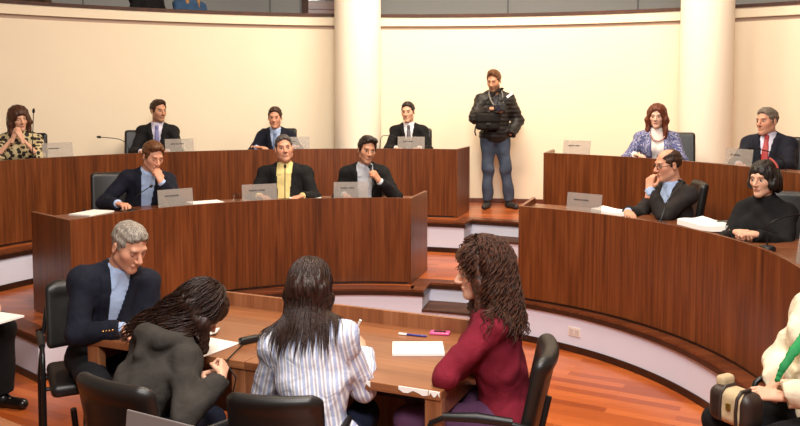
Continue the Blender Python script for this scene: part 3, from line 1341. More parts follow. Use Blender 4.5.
# aisle steps standing in the notches of the two platforms
for nm, C, r, a0, a1, z in (('step_1', CP1, RP1, 56.4, 76.6, 0.0), ('step_2', CP2, RP2, 53.1, 69.9, T1)):
    struct(MB().arc(C, r, r + .33, z, z + .165, a0, a1, 14).build(nm, RISER))
    struct(MB().arc(C, r - .02, r + .33, z + .15, z + .172, a0, a1, 14).build('trim_%d' % (1 + k), TREAD, bevel=.004))
    k += 1

# back wall with balcony parapet
A0, A1 = 12, 166
struct(MB().arc(CW, RW, RW + .22, 0, 2.985, A0, A1, 110).build('wall_back', WALL, smooth=True))
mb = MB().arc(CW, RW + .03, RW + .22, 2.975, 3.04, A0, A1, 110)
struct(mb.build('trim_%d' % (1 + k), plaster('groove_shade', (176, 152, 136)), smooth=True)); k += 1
struct(MB().arc(CW, RW - .012, RW + .22, 3.035, 3.15, A0, A1, 110).build('wall_balcony', WALL, smooth=True))
struct(MB().arc(CW, RW - .03, RW + .24, 3.15, 3.19, A0, A1, 110).build('trim_%d' % (1 + k), TREAD, smooth=True)); k += 1
struct(MB().arc(CW, RW - .015, RW, T2, T2 + .06, 20, 160, 100).build('baseboard_back', NOSE, smooth=True))
struct(MB().arc(CW, RW + .06, RW + 2.9, 2.2, 2.35, A0, A1, 80).build('floor_balcony', GREY))
struct(MB().arc(CW, RW + 2.7, RW + 2.9, 2.35, 5.3, A0, A1, 80).build('wall_balcony_rear', GREY, smooth=True))
mb = MB()
for px in (83, 270, 508, 638):
    p = on_arc(px, 6, CW, RW + 2.7)
    a = math.degrees(math.atan2(p[1] - CW[1], p[0] - CW[0]))
    mb.arc(CW, RW + 2.692, RW + 2.71, 2.35, 5.28, a - .05, a + .05, 1)
struct(mb.build('trim_%d' % (1 + k), DARKGREY)); k += 1
# wooden door on the balcony
pd0, pd1 = on_arc(302, 8, CW, RW + 2.64), on_arc(341, 8, CW, RW + 2.64)
rzd = math.atan2(pd1[1] - pd0[1], pd1[0] - pd0[0])
cd = (pd0 + pd1) / 2
wd = np.linalg.norm(pd1 - pd0)
door = struct(empty('door_1', (cd[0], cd[1], 2.35), rzd))
MB().box((-wd / 2 + .05, 0, 1.1), (.1, .07, 2.2)).box((wd / 2 - .05, 0, 1.1), (.1, .07, 2.2)).box((0, 0, 2.15), (wd, .07, .1)) \
    .build('door_frame', TREAD, door, bevel=.004)
MB().box((0, 0, .6), (wd - .2, .05, 1.2)).box((0, 0, 1.27), (wd - .2, .06, .14)).build('door_panel', NOSE, door, bevel=.004)
MB().box((0, 0, 1.72), (wd - .2, .02, .78)).build('pane', plain('dark_glass', (96, 98, 92), .1), door)

# round columns
for nm, x, y in (('column', -.545, 10.36), ('column', 3.59, 9.42)):
    c = MB().lathe([(.31, 0), (.31, .06), (.300, .065), (.297, 2.6), (.290, 4.6)], (0, 0, T2), n=64)
    o = c.build(nm, COLM, smooth=True, loc=(x, y, 0))
    struct(o)
# ceiling
struct(MB().lathe([(13, 0), (13, .15)], (0, 4.5, 5.3), n=48).build('ceiling', CEIL))


# ------------------------------------------------------------------ desks
def desk(label, C, R, z, a0, a1, b0, b1, ends=(True, True)):
    """a0 < a1 front angles, b0..b1 back angles"""
    dep = .64
    root = empty('curved_desk', (*pol(C, R, (a0 + a1) / 2), z), 0, label, 'desk')
    off = np.array([root.location.x, root.location.y, 0])

    def fin(mb, nm, mat, **kw):
        mb.v = [tuple(np.array(v) - off) for v in mb.v]
        return mb.build(nm, mat, root, **kw)
    n = 72
    fin(MB().arc(C, R, R + .03, .025, .80, a0, a1, n, a0, a1), 'front_panel', WOOD, smooth=True)
    fin(MB().arc(C, R + .008, R + .03, .004, .03, a0, a1, n), 'kick_gap_shade', DARKW)  # dark strip added as the shade in the kick gap under the panel
    fin(MB().arc(C, R + .03, R + dep, .715, .747, a0, a1, n, b0, b1), 'desktop', WOOD_TOP)
    for on, a, b in ((ends[0], a0, b0), (ends[1], a1, b1)):
        if on:
            p, q = pol(C, R, a), pol(C, R + dep + .03, b)
            fin(MB().ribbon([p, q], .004, .80, -.016, .016), 'end_panel', WOOD, bevel=.003)
    return root


desk('curved wooden desk at the left of the lower tier, before three seated men in jackets', C2L, R2L, T1, 80.5, 157, 79.3, 152.3)
desk('curved wooden desk at the right of the lower tier, before the balding man', C2R, R2R, T1, -13, 57.9, -13, 60.8, (True, True))
desk('curved wooden desk at the left of the upper tier, ending beside the standing cameraman', C3L, R3L, T2, 73.9, 170, 73.7, 170, (True, False))
desk('curved wooden desk at the right of the upper tier, before the blue checked jacket', C3R, R3R, T2, -14, 53.7, -14, 56.6, (False, True))

# ------------------------------------------------------------------ front table (two units)
TA, TU, TV = np.array((-1.69, 4.23)), np.array((.914, -.405)), np.array((.405, .914))
TRZ = math.atan2(-.405, .914)


def tpt(s, t, z=.75):
    """point on the table: s metres from the left end, t metres from the front edge"""
    p = TA + TU * s + TV * t
    return np.array([p[0], p[1], z])


def table(s0, s1, label, chips, side):
    L = s1 - s0 - .004
    p = tpt((s0 + s1) / 2, 0, 0)
    root = empty('table', tuple(p), TRZ, label, 'table', None)
    MB().box((0, .44, .73), (L, .88, .04)).build('tabletop', TABLE_W, root, bevel=.003)
    MB().box((0, .89, .45), (L, .025, .76)).build('back_panel', TABLE_V, root, bevel=.002)
    for sx in (-1, 1):
        MB().box((sx * (L / 2 - .04), .035, .355), (.08, .05, .71)).build('leg', TABLE_V, root, bevel=.003)
        MB().box((sx * (L / 2 - .04), .84, .355), (.08, .05, .71)).build('leg', TABLE_V, root, bevel=.003)
        MB().box((sx * (L / 2 - .03), .44, .66), (.025, .76, .1)).build('side_rail', TABLE_V, root, bevel=.002)
    MB().box((0, .50, .60), (L - .18, .5, .018)).build('shelf', DARKW, root)
    if chips:
        for (x, w) in chips:
            mb = MB()
            n = 7
            prof = [.003 + .012 * abs(math.sin(i * 2.3 + x * 9)) for i in range(n)]
            up = [(x + w * i / (n - 1), .751) for i in range(n)]
            dn_ = [(x + w * i / (n - 1), .75 - prof[i] * 1.8) for i in range(n)]
            V = [(p[0], yy, p[1]) for yy in (-.004, .001) for p in up + dn_]
            Fs = []
            for i in range(n - 1):
                Fs += [(i, n + i, n + i + 1, i + 1), (2 * n + i, 2 * n + i + 1, 3 * n + i + 1, 3 * n + i),
                       (i, i + 1, 2 * n + i + 1, 2 * n + i), (n + i, 3 * n + i, 3 * n + i + 1, n + i + 1)]
            Fs += [(0, 2 * n, 3 * n, n), (n - 1, 2 * n - 1, 4 * n - 1, 3 * n - 1)]
            o = mb.add(V, Fs).build('chipped_edge', PAPER, root)
            o['label'] = 'pale chipped edge'
    return root


table(0, 1.02, 'brown wooden table on the left, before the man in navy jacket', None, -1)
table(1.02, 2.045, 'brown wooden table with chipped white edge, before the woman in red sweater',
      [(.07, .1), (.31, .14), (.455, .05)], 1)
def face(dx, dy):
    return math.atan2(dy, dx) - PI / 2


# ------------------------------------------------------------------ chairs
def sdf_part(name, build, lo, hi, h, mat, parent, warp=None):
    f = Field(lo, hi, h)
    build(f)
    V, Q = f.nets()
    V = V.astype(float)
    if warp:
        V = warp(V)
    return mesh_obj(name, V, Q, mat, parent, smooth=True)


def back_warp(tilt, curve, z0):
    def w(V):
        V = V.copy()
        V[:, 1] += curve * V[:, 0] ** 2 - tilt * (V[:, 2] - z0)
        return V
    return w


def council_chair_proto():
    r = empty('office_chair', (0, 0, 0))
    sdf_part('seat', lambda f: f.rbox((0, .0, .425), (.25, .24, .045), .04), (-.28, -.27, .35), (.28, .27, .5), .012, LEATHER, r)
    sdf_part('backrest', lambda f: f.rbox((0, -.245, .77), (.235, .035, .235), .034), (-.27, -.31, .5), (.27, -.18, 1.04), .011, LEATHER, r,
             back_warp(.16, .55, .6))
    for s in (-1, 1):
        MB().tube([(s * .25, .05, .40), (s * .30, .05, .43), (s * .30, .05, .62), (s * .30, .08, .655)], .013).tube([(s * .30, -.16, .66), (s * .30, .0, .668), (s * .30, .16, .66)], [.02, .024, .02]) \
            .build('armrest', BLACK, r, smooth=True)
    MB().tube([(0, -.12, .40), (0, -.25, .42), (0, -.285, .55), (0, -.285, .62)], .018).build('back_bar', BLACK, r, smooth=True)
    MB().lathe([(.028, .07), (.028, .24), (.04, .25), (.045, .39)], n=16).build('pedestal', BLACK, r, smooth=True)
    mb = MB()
    for k_ in range(5):
        a = k_ * 2 * PI / 5 + .3
        mb.tube([(0, 0, .085), (.14 * math.cos(a), .14 * math.sin(a), .075), (.27 * math.cos(a), .27 * math.sin(a), .058)], [.024, .02, .015])
        mb.sphere((.27 * math.cos(a), .27 * math.sin(a), .028), .026, 10, 6)
    mb.build('star_base', BLACK, r, smooth=True)
    return r


def visitor_chair_proto():
    r = empty('armchair', (0, 0, 0))
    sdf_part('seat', lambda f: f.rbox((0, .0, .43), (.25, .24, .038), .034), (-.28, -.27, .35), (.28, .27, .5), .01, LEATHER, r)
    def bk(f):
        f.rbox((0, -.235, .74), (.245, .03, .185), .03)
        f.rbox((0, -.238, .90), (.215, .034, .04), .033, k=.03)
    sdf_part('backrest', bk, (-.28, -.30, .5), (.28, -.17, .98), .0085, LEATHER, r, back_warp(.2, .7, .6))
    for s in (-1, 1):
        x = s * .285
        sf = MB().tube([(x, .23, .01), (x, .225, .40), (x, .22, .58), (x, .20, .635), (x, .15, .66), (x, .0, .665), (x, -.16, .655), (s * .26, -.245, .63)], .0135, 10) \
            .build('side_frame', TUBE, r, smooth=True)
        MB().tube([(x, .15, .668), (x, .0, .676), (x, -.15, .668)], [.017, .022, .017], 10).build('armrest', BLACK, sf, smooth=True)
        MB().tube([(x, -.27, .01), (x, -.235, .40), (s * .262, -.262, .60), (s * .235, -.30, .78)], .0135, 10).build('rear_leg', TUBE, r, smooth=True)
    MB().tube([(-.285, .05, .395), (.285, .05, .395)], .012).tube([(-.285, -.17, .395), (.285, -.17, .395)], .012).build('cross_bar', TUBE, r, smooth=True)
    return r


def copy_thing(o, loc, rz, label, group):
    c = o.copy()
    COL.objects.link(c)
    for ch in o.children:
        d = ch.copy()
        COL.objects.link(d)
        d.parent = c
        for g in ch.children:
            e = g.copy()
            COL.objects.link(e)
            e.parent = d
    c.location, c.rotation_euler = loc, (0, 0, rz)
    return tag(c, label, 'chair', group)


_proto = {}


def chair(kind, loc, rz, label):
    grp = 'black council chairs' if kind == 'council' else 'black visitor armchairs'
    if kind not in _proto:
        o = council_chair_proto() if kind == 'council' else visitor_chair_proto()
        o.location, o.rotation_euler = loc, (0, 0, rz)
        tag(o, label, 'chair', grp)
        _proto[kind] = o
        return o
    return copy_thing(_proto[kind], loc, rz, label, grp)


def chair_at(kind, px, py, D, z, rz, label):
    """chair whose backrest top is seen at a photo pixel, D metres away"""
    t = at_depth(px, py, D)
    o = rotz(rz) @ np.array([0, -.30, 0])
    return chair(kind, (t[0] - o[0], t[1] - o[1], z), rz, label)


# ------------------------------------------------------------------ name plates
def acrylic():
    m, nt, b = new_mat('frosted_acrylic')
    b.inputs['Base Color'].default_value = lin((178, 170, 162))
    b.inputs['Roughness'].default_value = .3
    tr = N(nt, 'ShaderNodeBsdfTransparent')
    mx = N(nt, 'ShaderNodeMixShader')
    tc = N(nt, 'ShaderNodeTexCoord')
    nz = N(nt, 'ShaderNodeTexNoise', Scale=30.0)
    nt.links.new(tc.outputs['Object'], nz.inputs['Vector'])
    mr = N(nt, 'ShaderNodeMapRange')
    mr.inputs[3].default_value, mr.inputs[4].default_value = .42, .44
    nt.links.new(nz.outputs[0], mr.inputs[0])
    nt.links.new(mr.outputs[0], mx.inputs[0])
    nt.links.new(tr.outputs[0], mx.inputs[1])
    nt.links.new(b.outputs[0], mx.inputs[2])
    out = nt.nodes['Material Output']
    nt.links.new(mx.outputs[0], out.inputs['Surface'])
    return m


ACRYL = acrylic()


def name_plate(px, py, C, R, z, label, w=.32, h=.185, turn=0.0, pattern=(5, 7)):
    p = on_arc(px, py, C, R + .09)
    d = C - p
    rz = math.atan2(d[1], d[0]) + PI / 2 + turn          # local -Y looks at the centre
    r = empty('name_plate', (p[0], p[1], z + .748), rz, label, 'name plate', 'name plates on the desks')
    R_ = rotx(-.12)
    pl = MB().box((0, .012, h / 2 + .004), (w, .004, h), R_).build('plate', ACRYL, r)
    MB().box((0, .05, .003), (w, .1, .005)).build('foot', ACRYL, r)
    mb = MB()
    rr = random.Random(int(px))
    x = -w * .3
    for n in pattern:
        for i in range(n):
            ww = rr.uniform(.005, .0075)
            mb.box(np.array((0, .012, h / 2 + .004)) + R_ @ np.array([x + ww / 2, -.0026, h * .2]), (ww, .001, .0115), R_)
            x += ww + .0022
        x += .008
    mb.build('lettering', PRINT, pl)
    return r


PL = [
    (58.5, 155, C3L, R3L, T2, 'pale name plate beside the woman in leopard print blouse', (7, 5)),
    (180, 150, C3L, R3L, T2, 'name plate before the upper tier man with lavender tie', (6, 4, 6)),
    (296, 148, C3L, R3L, T2, 'name plate before the upper tier man with pale blue tie', (4, 6)),
    (411, 148, C3L, R3L, T2, 'grey name plate before the man beside the cameraman', (7, 6)),
    (576, 152, C3R, R3R, T2, 'pale name plate at the empty left end of the right upper desk', (8, 6)),
    (737, 165, C3R, R3R, T2, 'name plate before the man with the red tie', (4, 9)),
    (176.5, 205, C2L, R2L, T1, 'grey name plate before the young man resting his chin on his hand', (5, 9)),
    (260, 199, C2L, R2L, T1, 'grey name plate before the heavy man in yellow shirt', (9, 7)),
    (351, 197.5, C2L, R2L, T1, 'grey name plate before the man speaking into a microphone', (8, 6)),
    (583, 211, C2R, R2R, T1, 'grey name plate on the left end of the right lower desk', (8, 7)),
    (806, 262, C2R, R2R, T1, 'grey name plate cut by the right edge, near the dark haired woman', (6, 6)),
]
for (px, py, C, R, z, lb, pat) in PL:
    name_plate(px, py, C, R, z, lb, pattern=pat)


# ------------------------------------------------------------------ gooseneck microphones
def mic(label, base, pts, head_len=.045, r=.0042, hr=.0125, box=True):
    base = np.array(base, float)
    root = empty('gooseneck_microphone', tuple(base), 0, label, 'microphone', 'gooseneck microphones')
    q = [np.array(p, float) - base for p in pts]
    if box:
        MB().lathe([(.05, .0005), (.052, .012), (.045, .028), (.02, .034)], n=20).build('base', BLACK, root, smooth=True)
    # smooth the stem
    S = []
    full = [np.array([0, 0, .03])] + q
    for i in range(len(full) - 1):
        p0, p1, p2, p3 = full[max(i - 1, 0)], full[i], full[i + 1], full[min(i + 2, len(full) - 1)]
        for t in np.linspace(0, 1, 7)[:-1]:
            S.append(.5 * (2 * p1 + (p2 - p0) * t + (2 * p0 - 5 * p1 + 4 * p2 - p3) * t * t + (3 * p1 - p0 - 3 * p2 + p3) * t ** 3))
    S.append(full[-1])
    MB().tube(S, r, 8).build('stem', TUBE, root, smooth=True)
    d = unit(S[-1] - S[-4])
    e = S[-1]
    MB().tube([e, e + d * .008, e + d * head_len * .6, e + d * head_len], [hr * .6, hr, hr, hr * .5], 12).build('head', FOAM, root, smooth=True)
    return root


def desk_pt(px, py, C, R, z, back):
    p = on_arc(px, py, C, R + back)
    return np.array([p[0], p[1], z + .748])


b = desk_pt(33, 158, C3L, R3L, T2, .2)
mic('upright microphone on the desk before the woman in leopard print', b, [b + np.array([0, 0, .2]), at_depth(33.5, 113, b[1])])
b = desk_pt(128, 152, C3L, R3L, T2, .22)
mic('microphone stretched sideways beside the upper tier man with lavender tie', b, [b + np.array([.0, .0, .12]), at_depth(120, 139.5, b[1]), at_depth(101, 137.2, b[1] - .1)])
b = desk_pt(380, 150, C3L, R3L, T2, .2)
mic('curved microphone left of the man beside the cameraman', b, [b + np.array([0, 0, .08]), at_depth(382, 136.5, b[1]), at_depth(390, 135.6, b[1] + .1), at_depth(397, 137, b[1] + .25)], head_len=.03)
b = desk_pt(132, 209, C2L, R2L, T1, .25)
mic('microphone bent towards the young man resting his chin', b, [b + np.array([0, 0, .05]), at_depth(137, 196, b[1]), at_depth(150, 187, b[1] + .12)], head_len=.03)
b = desk_pt(285, 200, C2L, R2L, T1, .22)
mic('upright microphone before the yellow shirt of the heavy man', b, [b + np.array([0, 0, .12]), at_depth(285, 168, b[1] + .1)], head_len=.04)
b = desk_pt(660, 222, C2R, R2R, T1, .16)
mic('microphone with slanted stem before the balding man', b, [b + np.array([.03, .02, .1]), at_depth(668, 200, b[1] + .08), at_depth(683, 183, b[1] + .3)], head_len=.03)
b = desk_pt(767, 248, C2R, R2R, T1, .16)
mic('microphone with arched stem before the woman in black sweater', b, [b + np.array([0, 0, .08]), at_depth(768, 226, b[1]), at_depth(780, 218.5, b[1] - .02), at_depth(799, 214.5, b[1])], head_len=.04)
b = desk_pt(786, 171, C3R, R3R, T2, .2)
mic('microphone curving over the jacket of the man with the red tie', b, [at_depth(783, 160, b[1]), at_depth(770, 152, b[1]), at_depth(752, 148.3, b[1])], head_len=.035)

# ------------------------------------------------------------------ papers, glass, telephone ...
def sheet_stack(name, label, loc, rz, w, d, t, cat='paper', curl=.0, mat=None):
    n = 8
    V, Fs = [], []
    for j in range(n + 1):
        for i in range(n + 1):
            x, y = (i / n - .5) * w, (j / n - .5) * d
            V.append((x, y, t + curl * ((i / n - .5) ** 2 * 4 + .25 * math.sin(j * .9 + i))))
    m = len(V)
    V += [(v[0], v[1], 0.0005 + max(0, v[2] - t) * .8) for v in V[:m]]
    W = n + 1
    for j in range(n):
        for i in range(n):
            a = j * W + i
            Fs.append((a, a + 1, a + W + 1, a + W))
            Fs.append((m + a, m + a + W, m + a + W + 1, m + a + 1))
    for i in range(n):
        Fs.append((i, m + i, m + i + 1, i + 1))
        a = n * W + i
        Fs.append((a, a + 1, m + a + 1, m + a))
        a = i * W
        Fs.append((a, a + W, m + a + W, m + a))
        a = i * W + n
        Fs.append((a, m + a, m + a + W, a + W))
    o = mesh_obj(name, V, Fs, mat or PAPER, loc=tuple(loc), rz=rz)
    return tag(o, label, cat)


def on_desk(px, py, C, R, z, back):
    p = desk_pt(px, py, C, R, z, back)
    d = C - p[:2]
    return p, math.atan2(d[1], d[0]) + PI / 2


p, a = on_desk(92, 218, C2L, R2L, T1, .48)
sheet_stack('paper', 'flat white sheets on the left end of the lower desk', p, a + .3, .3, .21, .012)
p, a = on_desk(205, 205, C2L, R2L, T1, .47)
sheet_stack('paper', 'white papers right of the name plate of the young man resting his chin', p, a, .3, .2, .012)
p, a = on_desk(305, 199, C2L, R2L, T1, .46)
sheet_stack('paper', 'white papers before the heavy man in yellow shirt', p, a, .3, .2, .012)
p, a = on_desk(616, 216, C2R, R2R, T1, .42)
sheet_stack('open_booklet', 'open white booklet before the balding man', p, a + .15, .34, .24, .03, 'booklet', .014)
p, a = on_desk(713, 236, C2R, R2R, T1, .40)
sheet_stack('open_booklet', 'thick open white booklet beside the hands of the woman in black', p, a + .1, .42, .28, .038, 'booklet', .018)
p2 = p + np.array([.06, -.05, .05])
MB().tube([p2 + np.array([-.06, -.02, .012]), p2 + np.array([.07, .03, .012])], .005, 8).build('pen', plain('grey_pen', (110, 108, 108), .4), smooth=True)
tag(bpy.data.objects['pen'], 'grey pen lying on the thick open booklet', 'pen')

GLASS_M, nt_, b_ = new_mat('clear_glass')
b_.inputs['Transmission Weight'].default_value = 1.0
b_.inputs['Roughness'].default_value = .02
b_.inputs['IOR'].default_value = 1.45
p, a = on_desk(237, 201.5, C2L, R2L, T1, .3)
o = MB().lathe([(.03, 0), (.033, .095), (.031, .095), (.028, .006), (.0, .006)], n=24, cap=False).build('drinking_glass', GLASS_M, smooth=True, loc=tuple(p))
tag(o, 'clear drinking glass left of the heavy man\'s name plate', 'glass')

# on the front table
sheet_stack('paper_pad', 'thick pad of white paper before the woman in red sweater', on_plane(418, 350, .7505), TRZ + .42, .26, .2, .014, 'paper')
p = on_plane(412, 336, .7505)
pen = empty('pen', tuple(p), TRZ + .1, 'blue pen with white end lying beyond the paper pad', 'pen')
MB().tube([(-.03, 0, .006), (.075, 0, .006), (.085, 0, .006)], [.0055, .0055, .002], 10).build('barrel', plain('pen_blue', (48, 44, 128), .35), pen, smooth=True)
MB().tube([(-.075, 0, .006), (-.03, 0, .006)], .0062, 10).build('cap', PAPER, pen, smooth=True)
p = on_plane(440, 334, .7505)
ph = empty('mobile_phone', tuple(p), TRZ + .2, 'pink mobile phone lying near the table back panel', 'phone')
sdf_part('case', lambda f: f.rbox((0, 0, .007), (.055, .03, .007), .006), (-.07, -.045, -.005), (.07, .045, .02), .003, plain('pink_plastic', (226, 92, 146), .3), ph)
MB().box((0, 0, .0143), (.066, .036, .0012)).build('screen', plain('phone_screen', (58, 34, 40), .12), ph, bevel=.0004)
sheet_stack('paper', 'white sheet before the hunched woman in grey', on_plane(208, 347, .7505), TRZ - .1, .2, .26, .002)
sheet_stack('paper', 'crumpled white sheet under the face of the hunched woman', on_plane(206, 333, .7505), TRZ + .4, .13, .1, .006, 'paper', .01)
sheet_stack('paper', 'white note under the hand of the woman in striped blouse', on_plane(360, 352, .7505), TRZ + .2, .1, .14, .002)
sheet_stack('paper', 'white sheet under the hand of the man in navy jacket', on_plane(150, 322, .7505), TRZ - .3, .21, .28, .002)
# black recorder with cable
p = on_plane(249, 343, .7505)
rec = empty('voice_recorder', tuple(p), TRZ + 1.1, 'black recorder with cable left of the woman in striped blouse', 'recorder')
sdf_part('housing', lambda f: (f.rbox((0, 0, .018), (.055, .022, .017), .012), f.cap((.05, 0, .018), (.075, 0, .02), .016, k=.01)), (-.08, -.05, -.01), (.11, .05, .06), .004, BLACK, rec)
w0 = p + np.array([-.02, -.03, .008])
e = [w0, on_plane(235, 352, .757), on_plane(226, 361, .757), on_plane(231, 366.5, .74) + np.array([0, -.03, 0]), at_depth(236, 378, 3.74), at_depth(233, 392, 3.74), at_depth(229, 405, 3.75)]
o = MB().tube(e, .0035, 6).build('cable', BLACK, smooth=True)
tag(o, 'thin black cable running from the recorder over the table edge', 'cable')

# laptop and press desk nearest the camera
e0, e1 = on_plane(0, 416.5, .75), on_plane(24, 426, .75)
dv = unit((e1 - e0)[:2])
prz = math.atan2(dv[1], dv[0])
pc = e0[:2] + dv * .55 + np.array([dv[1], -dv[0]]) * .35
pr = empty('press_desk', (pc[0], pc[1], 0), prz, 'wooden desk whose corner shows at the bottom left corner', 'desk')
MB().box((0, 0, .73), (1.7, .7, .04)).build('desktop', TABLE_W, pr, bevel=.003)
for sx in (-1, 1):
    MB().box((sx * .8, 0, .355), (.04, .6, .71)).build('side_panel', TABLE_V, pr, bevel=.003)
MB().box((0, .28, .5), (1.56, .02, .42)).build('back_panel', TABLE_V, pr)
lt = at_depth(124, 413, 2.62)
lr = at_depth(180, 425.5, 2.50)
lrz = math.atan2(lr[1] - lt[1], lr[0] - lt[0])
lh = lt[2] - .75
lo_ = lt[:2] + unit((lr - lt)[:2]) * .165
lap = empty('laptop', (lo_[0], lo_[1], .7505), lrz, 'grey laptop lid seen from behind at the bottom edge', 'laptop')
R_ = rotx(-.12)
MB().box((0, -.13, .009), (.33, .23, .016)).build('keyboard_base', STEEL, lap, bevel=.003)
MB().box(np.array((0, -.01, .015)) + R_ @ np.array((0, 0, lh / 2)), (.33, .008, lh - .012), R_).build('lid', plain('laptop_lid', (136, 130, 128), .4, metal=.4), lap, bevel=.003)

# wall outlet on the white riser
a_ = math.degrees(math.atan2(*(on_arc(575, 331, CP1, RP1) - CP1)[::-1]))
q = pol(CP1, RP1 - .009, a_)
ol = empty('power_outlet', (q[0], q[1], .17), math.radians(a_) + PI / 2, 'white power outlet on the white riser behind the red sweater woman\'s chair', 'outlet')
MB().box((0, 0, 0), (.12, .008, .075)).build('cover', plain('outlet_white', (222, 212, 206), .4), ol, bevel=.003)
MB().box((-.026, .0045, 0), (.04, .003, .045)).box((.026, .0045, 0), (.04, .003, .045)).build('socket', plain('outlet_socket', (196, 186, 180), .4), ol, bevel=.001)
# ------------------------------------------------------------------ people
def suitmat(c):
    return cloth(c, rough=.85, spec=.25, folds=.4)


HAIR_DK = hair_mat('hair_black', (16, 12, 10), (46, 36, 30))
HAIR_BR = hair_mat('hair_dark_brown', (34, 22, 15), (78, 52, 36))
HAIR_MB = hair_mat('hair_chestnut', (66, 40, 22), (122, 78, 46))
HAIR_RB = hair_mat('hair_reddish_brown', (44, 24, 15), (94, 55, 34))
HAIR_AU = hair_mat('hair_auburn', (66, 30, 16), (124, 62, 34))
HAIR_GR = hair_mat('hair_grey', (96, 88, 80), (176, 166, 152), rough=.6)
HAIR_SP = hair_mat('hair_grey_black', (40, 36, 34), (98, 92, 88), rough=.6)
HAIR_GB = hair_mat('hair_grey_brown', (70, 60, 50), (138, 126, 112), rough=.6)
HAIR_LB = hair_mat('hair_long_brown', (22, 13, 10), (62, 36, 26), rough=.4, sc=(190, 190, 8))
HAIR_CU = hair_mat('hair_curly_brown', (36, 19, 12), (92, 52, 32), rough=.55, sc=(60, 60, 60))
SHOE = plain('black_shoe_leather', (16, 14, 13), .3)
TROU = cloth((26, 26, 30))
JEANS = cloth((66, 76, 94), rough=.9, folds=.5)
W_BLUE = cloth((168, 190, 224), folds=.25)
W_WHITE = cloth((222, 222, 228), folds=.25)
W_GREY = cloth((186, 190, 198), folds=.25)
W_LAV = cloth((206, 204, 222), folds=.25)
YELLOW = cloth((222, 204, 138), folds=.25)
NAVY = suitmat((22, 24, 36))
NAVY2 = suitmat((19, 22, 35))
DARK = suitmat((22, 21, 23))
BLK = suitmat((18, 17, 18))
CHAR = suitmat((40, 36, 35))


def tie_mat(name, c1, c2, sc=60.0):
    m, nt, b = new_mat(name)
    tc = N(nt, 'ShaderNodeTexCoord')
    mp = N(nt, 'ShaderNodeMapping')
    mp.inputs['Rotation'].default_value = (0, .8, 0)
    nt.links.new(tc.outputs['Object'], mp.inputs['Vector'])
    wv = N(nt, 'ShaderNodeTexWave', Scale=sc)
    nt.links.new(mp.outputs[0], wv.inputs['Vector'])
    rp = N(nt, 'ShaderNodeValToRGB')
    rp.color_ramp.elements[0].color, rp.color_ramp.elements[1].color = lin(c1), lin(c2)
    nt.links.new(wv.outputs['Fac'], rp.inputs[0])
    nt.links.new(rp.outputs[0], b.inputs['Base Color'])
    b.inputs['Roughness'].default_value = .5
    return m


def at(px, py, Y):
    return at_depth(px, py, Y)


def seat_on(px, D, z, fx, fy):
    """seat position for somebody whose torso shows at column px, D metres away, facing (fx, fy)"""
    p = at_depth(px, 150, D)
    return (p[0], p[1], z), face(fx, fy)


def suit(mat, shirt, tie=None, **kw):
    return dict(kind='suit', mat=mat, shirt=shirt, tie=tie, **kw)


BOT = dict(mat=TROU, shoe=SHOE)
CAST = {}


def cast(key, label, place, P, chair_label=None, kind='council', cback=.0):
    P.setdefault('bottom', BOT)
    loc, rz = place
    if kind == 'council' and P.get('legs', 'sit') == 'sit':
        P.setdefault('shin', -.24)
    if 'hp' in P:                                    # where the head is: column, row, distance
        tgt = at_depth(*P['hp'])
        P.setdefault('hip', .55)
        K0 = skeleton(P, Matrix.Identity(4))
        hw = rotz(rz) @ K0.H
        P['hip'] += min(.09, max(-.11, tgt[2] - loc[2] - hw[2]))
        print('HEAD', key, round(tgt[2] - loc[2] - hw[2], 3))
        loc = (tgt[0] - hw[0], tgt[1] - hw[1], loc[2])
    root, K = make_person(label, loc, rz, P)
    CAST[key] = K
    if chair_label and 'cp' in P:
        ch_ = chair_at(kind, *P['cp'], loc[2], P.get('crz', rz), chair_label)
        ch_.scale = P.get('cs', (1, 1, 1))
    elif chair_label:
        d = np.array([math.sin(rz), -math.cos(rz)]) * cback       # backwards
        chair(kind, (loc[0] + d[0], loc[1] + d[1], loc[2]), rz, chair_label)
    return K


TW_ = T2
# --- upper tier, left to right
LEO, nt_, b_ = new_mat('leopard_print')
tc_ = N(nt_, 'ShaderNodeTexCoord')
v1 = N(nt_, 'ShaderNodeTexVoronoi', Scale=26.0)
nt_.links.new(tc_.outputs['Object'], v1.inputs['Vector'])
rp_ = N(nt_, 'ShaderNodeValToRGB')
rp_.color_ramp.elements[0].position, rp_.color_ramp.elements[1].position = .5, .56
rp_.color_ramp.elements[0].color, rp_.color_ramp.elements[1].color = lin((40, 32, 24)), lin((200, 184, 140))
nt_.links.new(v1.outputs['Distance'], rp_.inputs[0])
nt_.links.new(rp_.outputs[0], b_.inputs['Base Color'])
b_.inputs['Roughness'].default_value = .8
cast('leopard', 'person, brown haired woman in leopard print blouse resting her chin on clasped hands', seat_on(17, 8.35, T2, .35, -1),
     dict(hp=(19, 119, 8.3), fem=True, lean=12, head=(24, 6, 6), skin='light', hairc=(50, 30, 20), eyes='down',
          hair=dict(style='long', mat=HAIR_RB, hlen=.17, fringe=.056, hw=.088, vol=.03), top=dict(kind='blouse', mat=LEO, sleeve=.12, cuffw=.02, o=.02),
          armR=dict(w=(.035, .31, .985), e=(.6, .5, -.9), fd=(-.35, -.1, .9), dn=(.6, .75, .2), curl=.75),
          armL=dict(w=(-.035, .32, .975), e=(-.6, .5, -.9), fd=(.35, -.1, .9), dn=(-.6, .75, .2), curl=.75)),
     'black office chair behind the woman in leopard print')
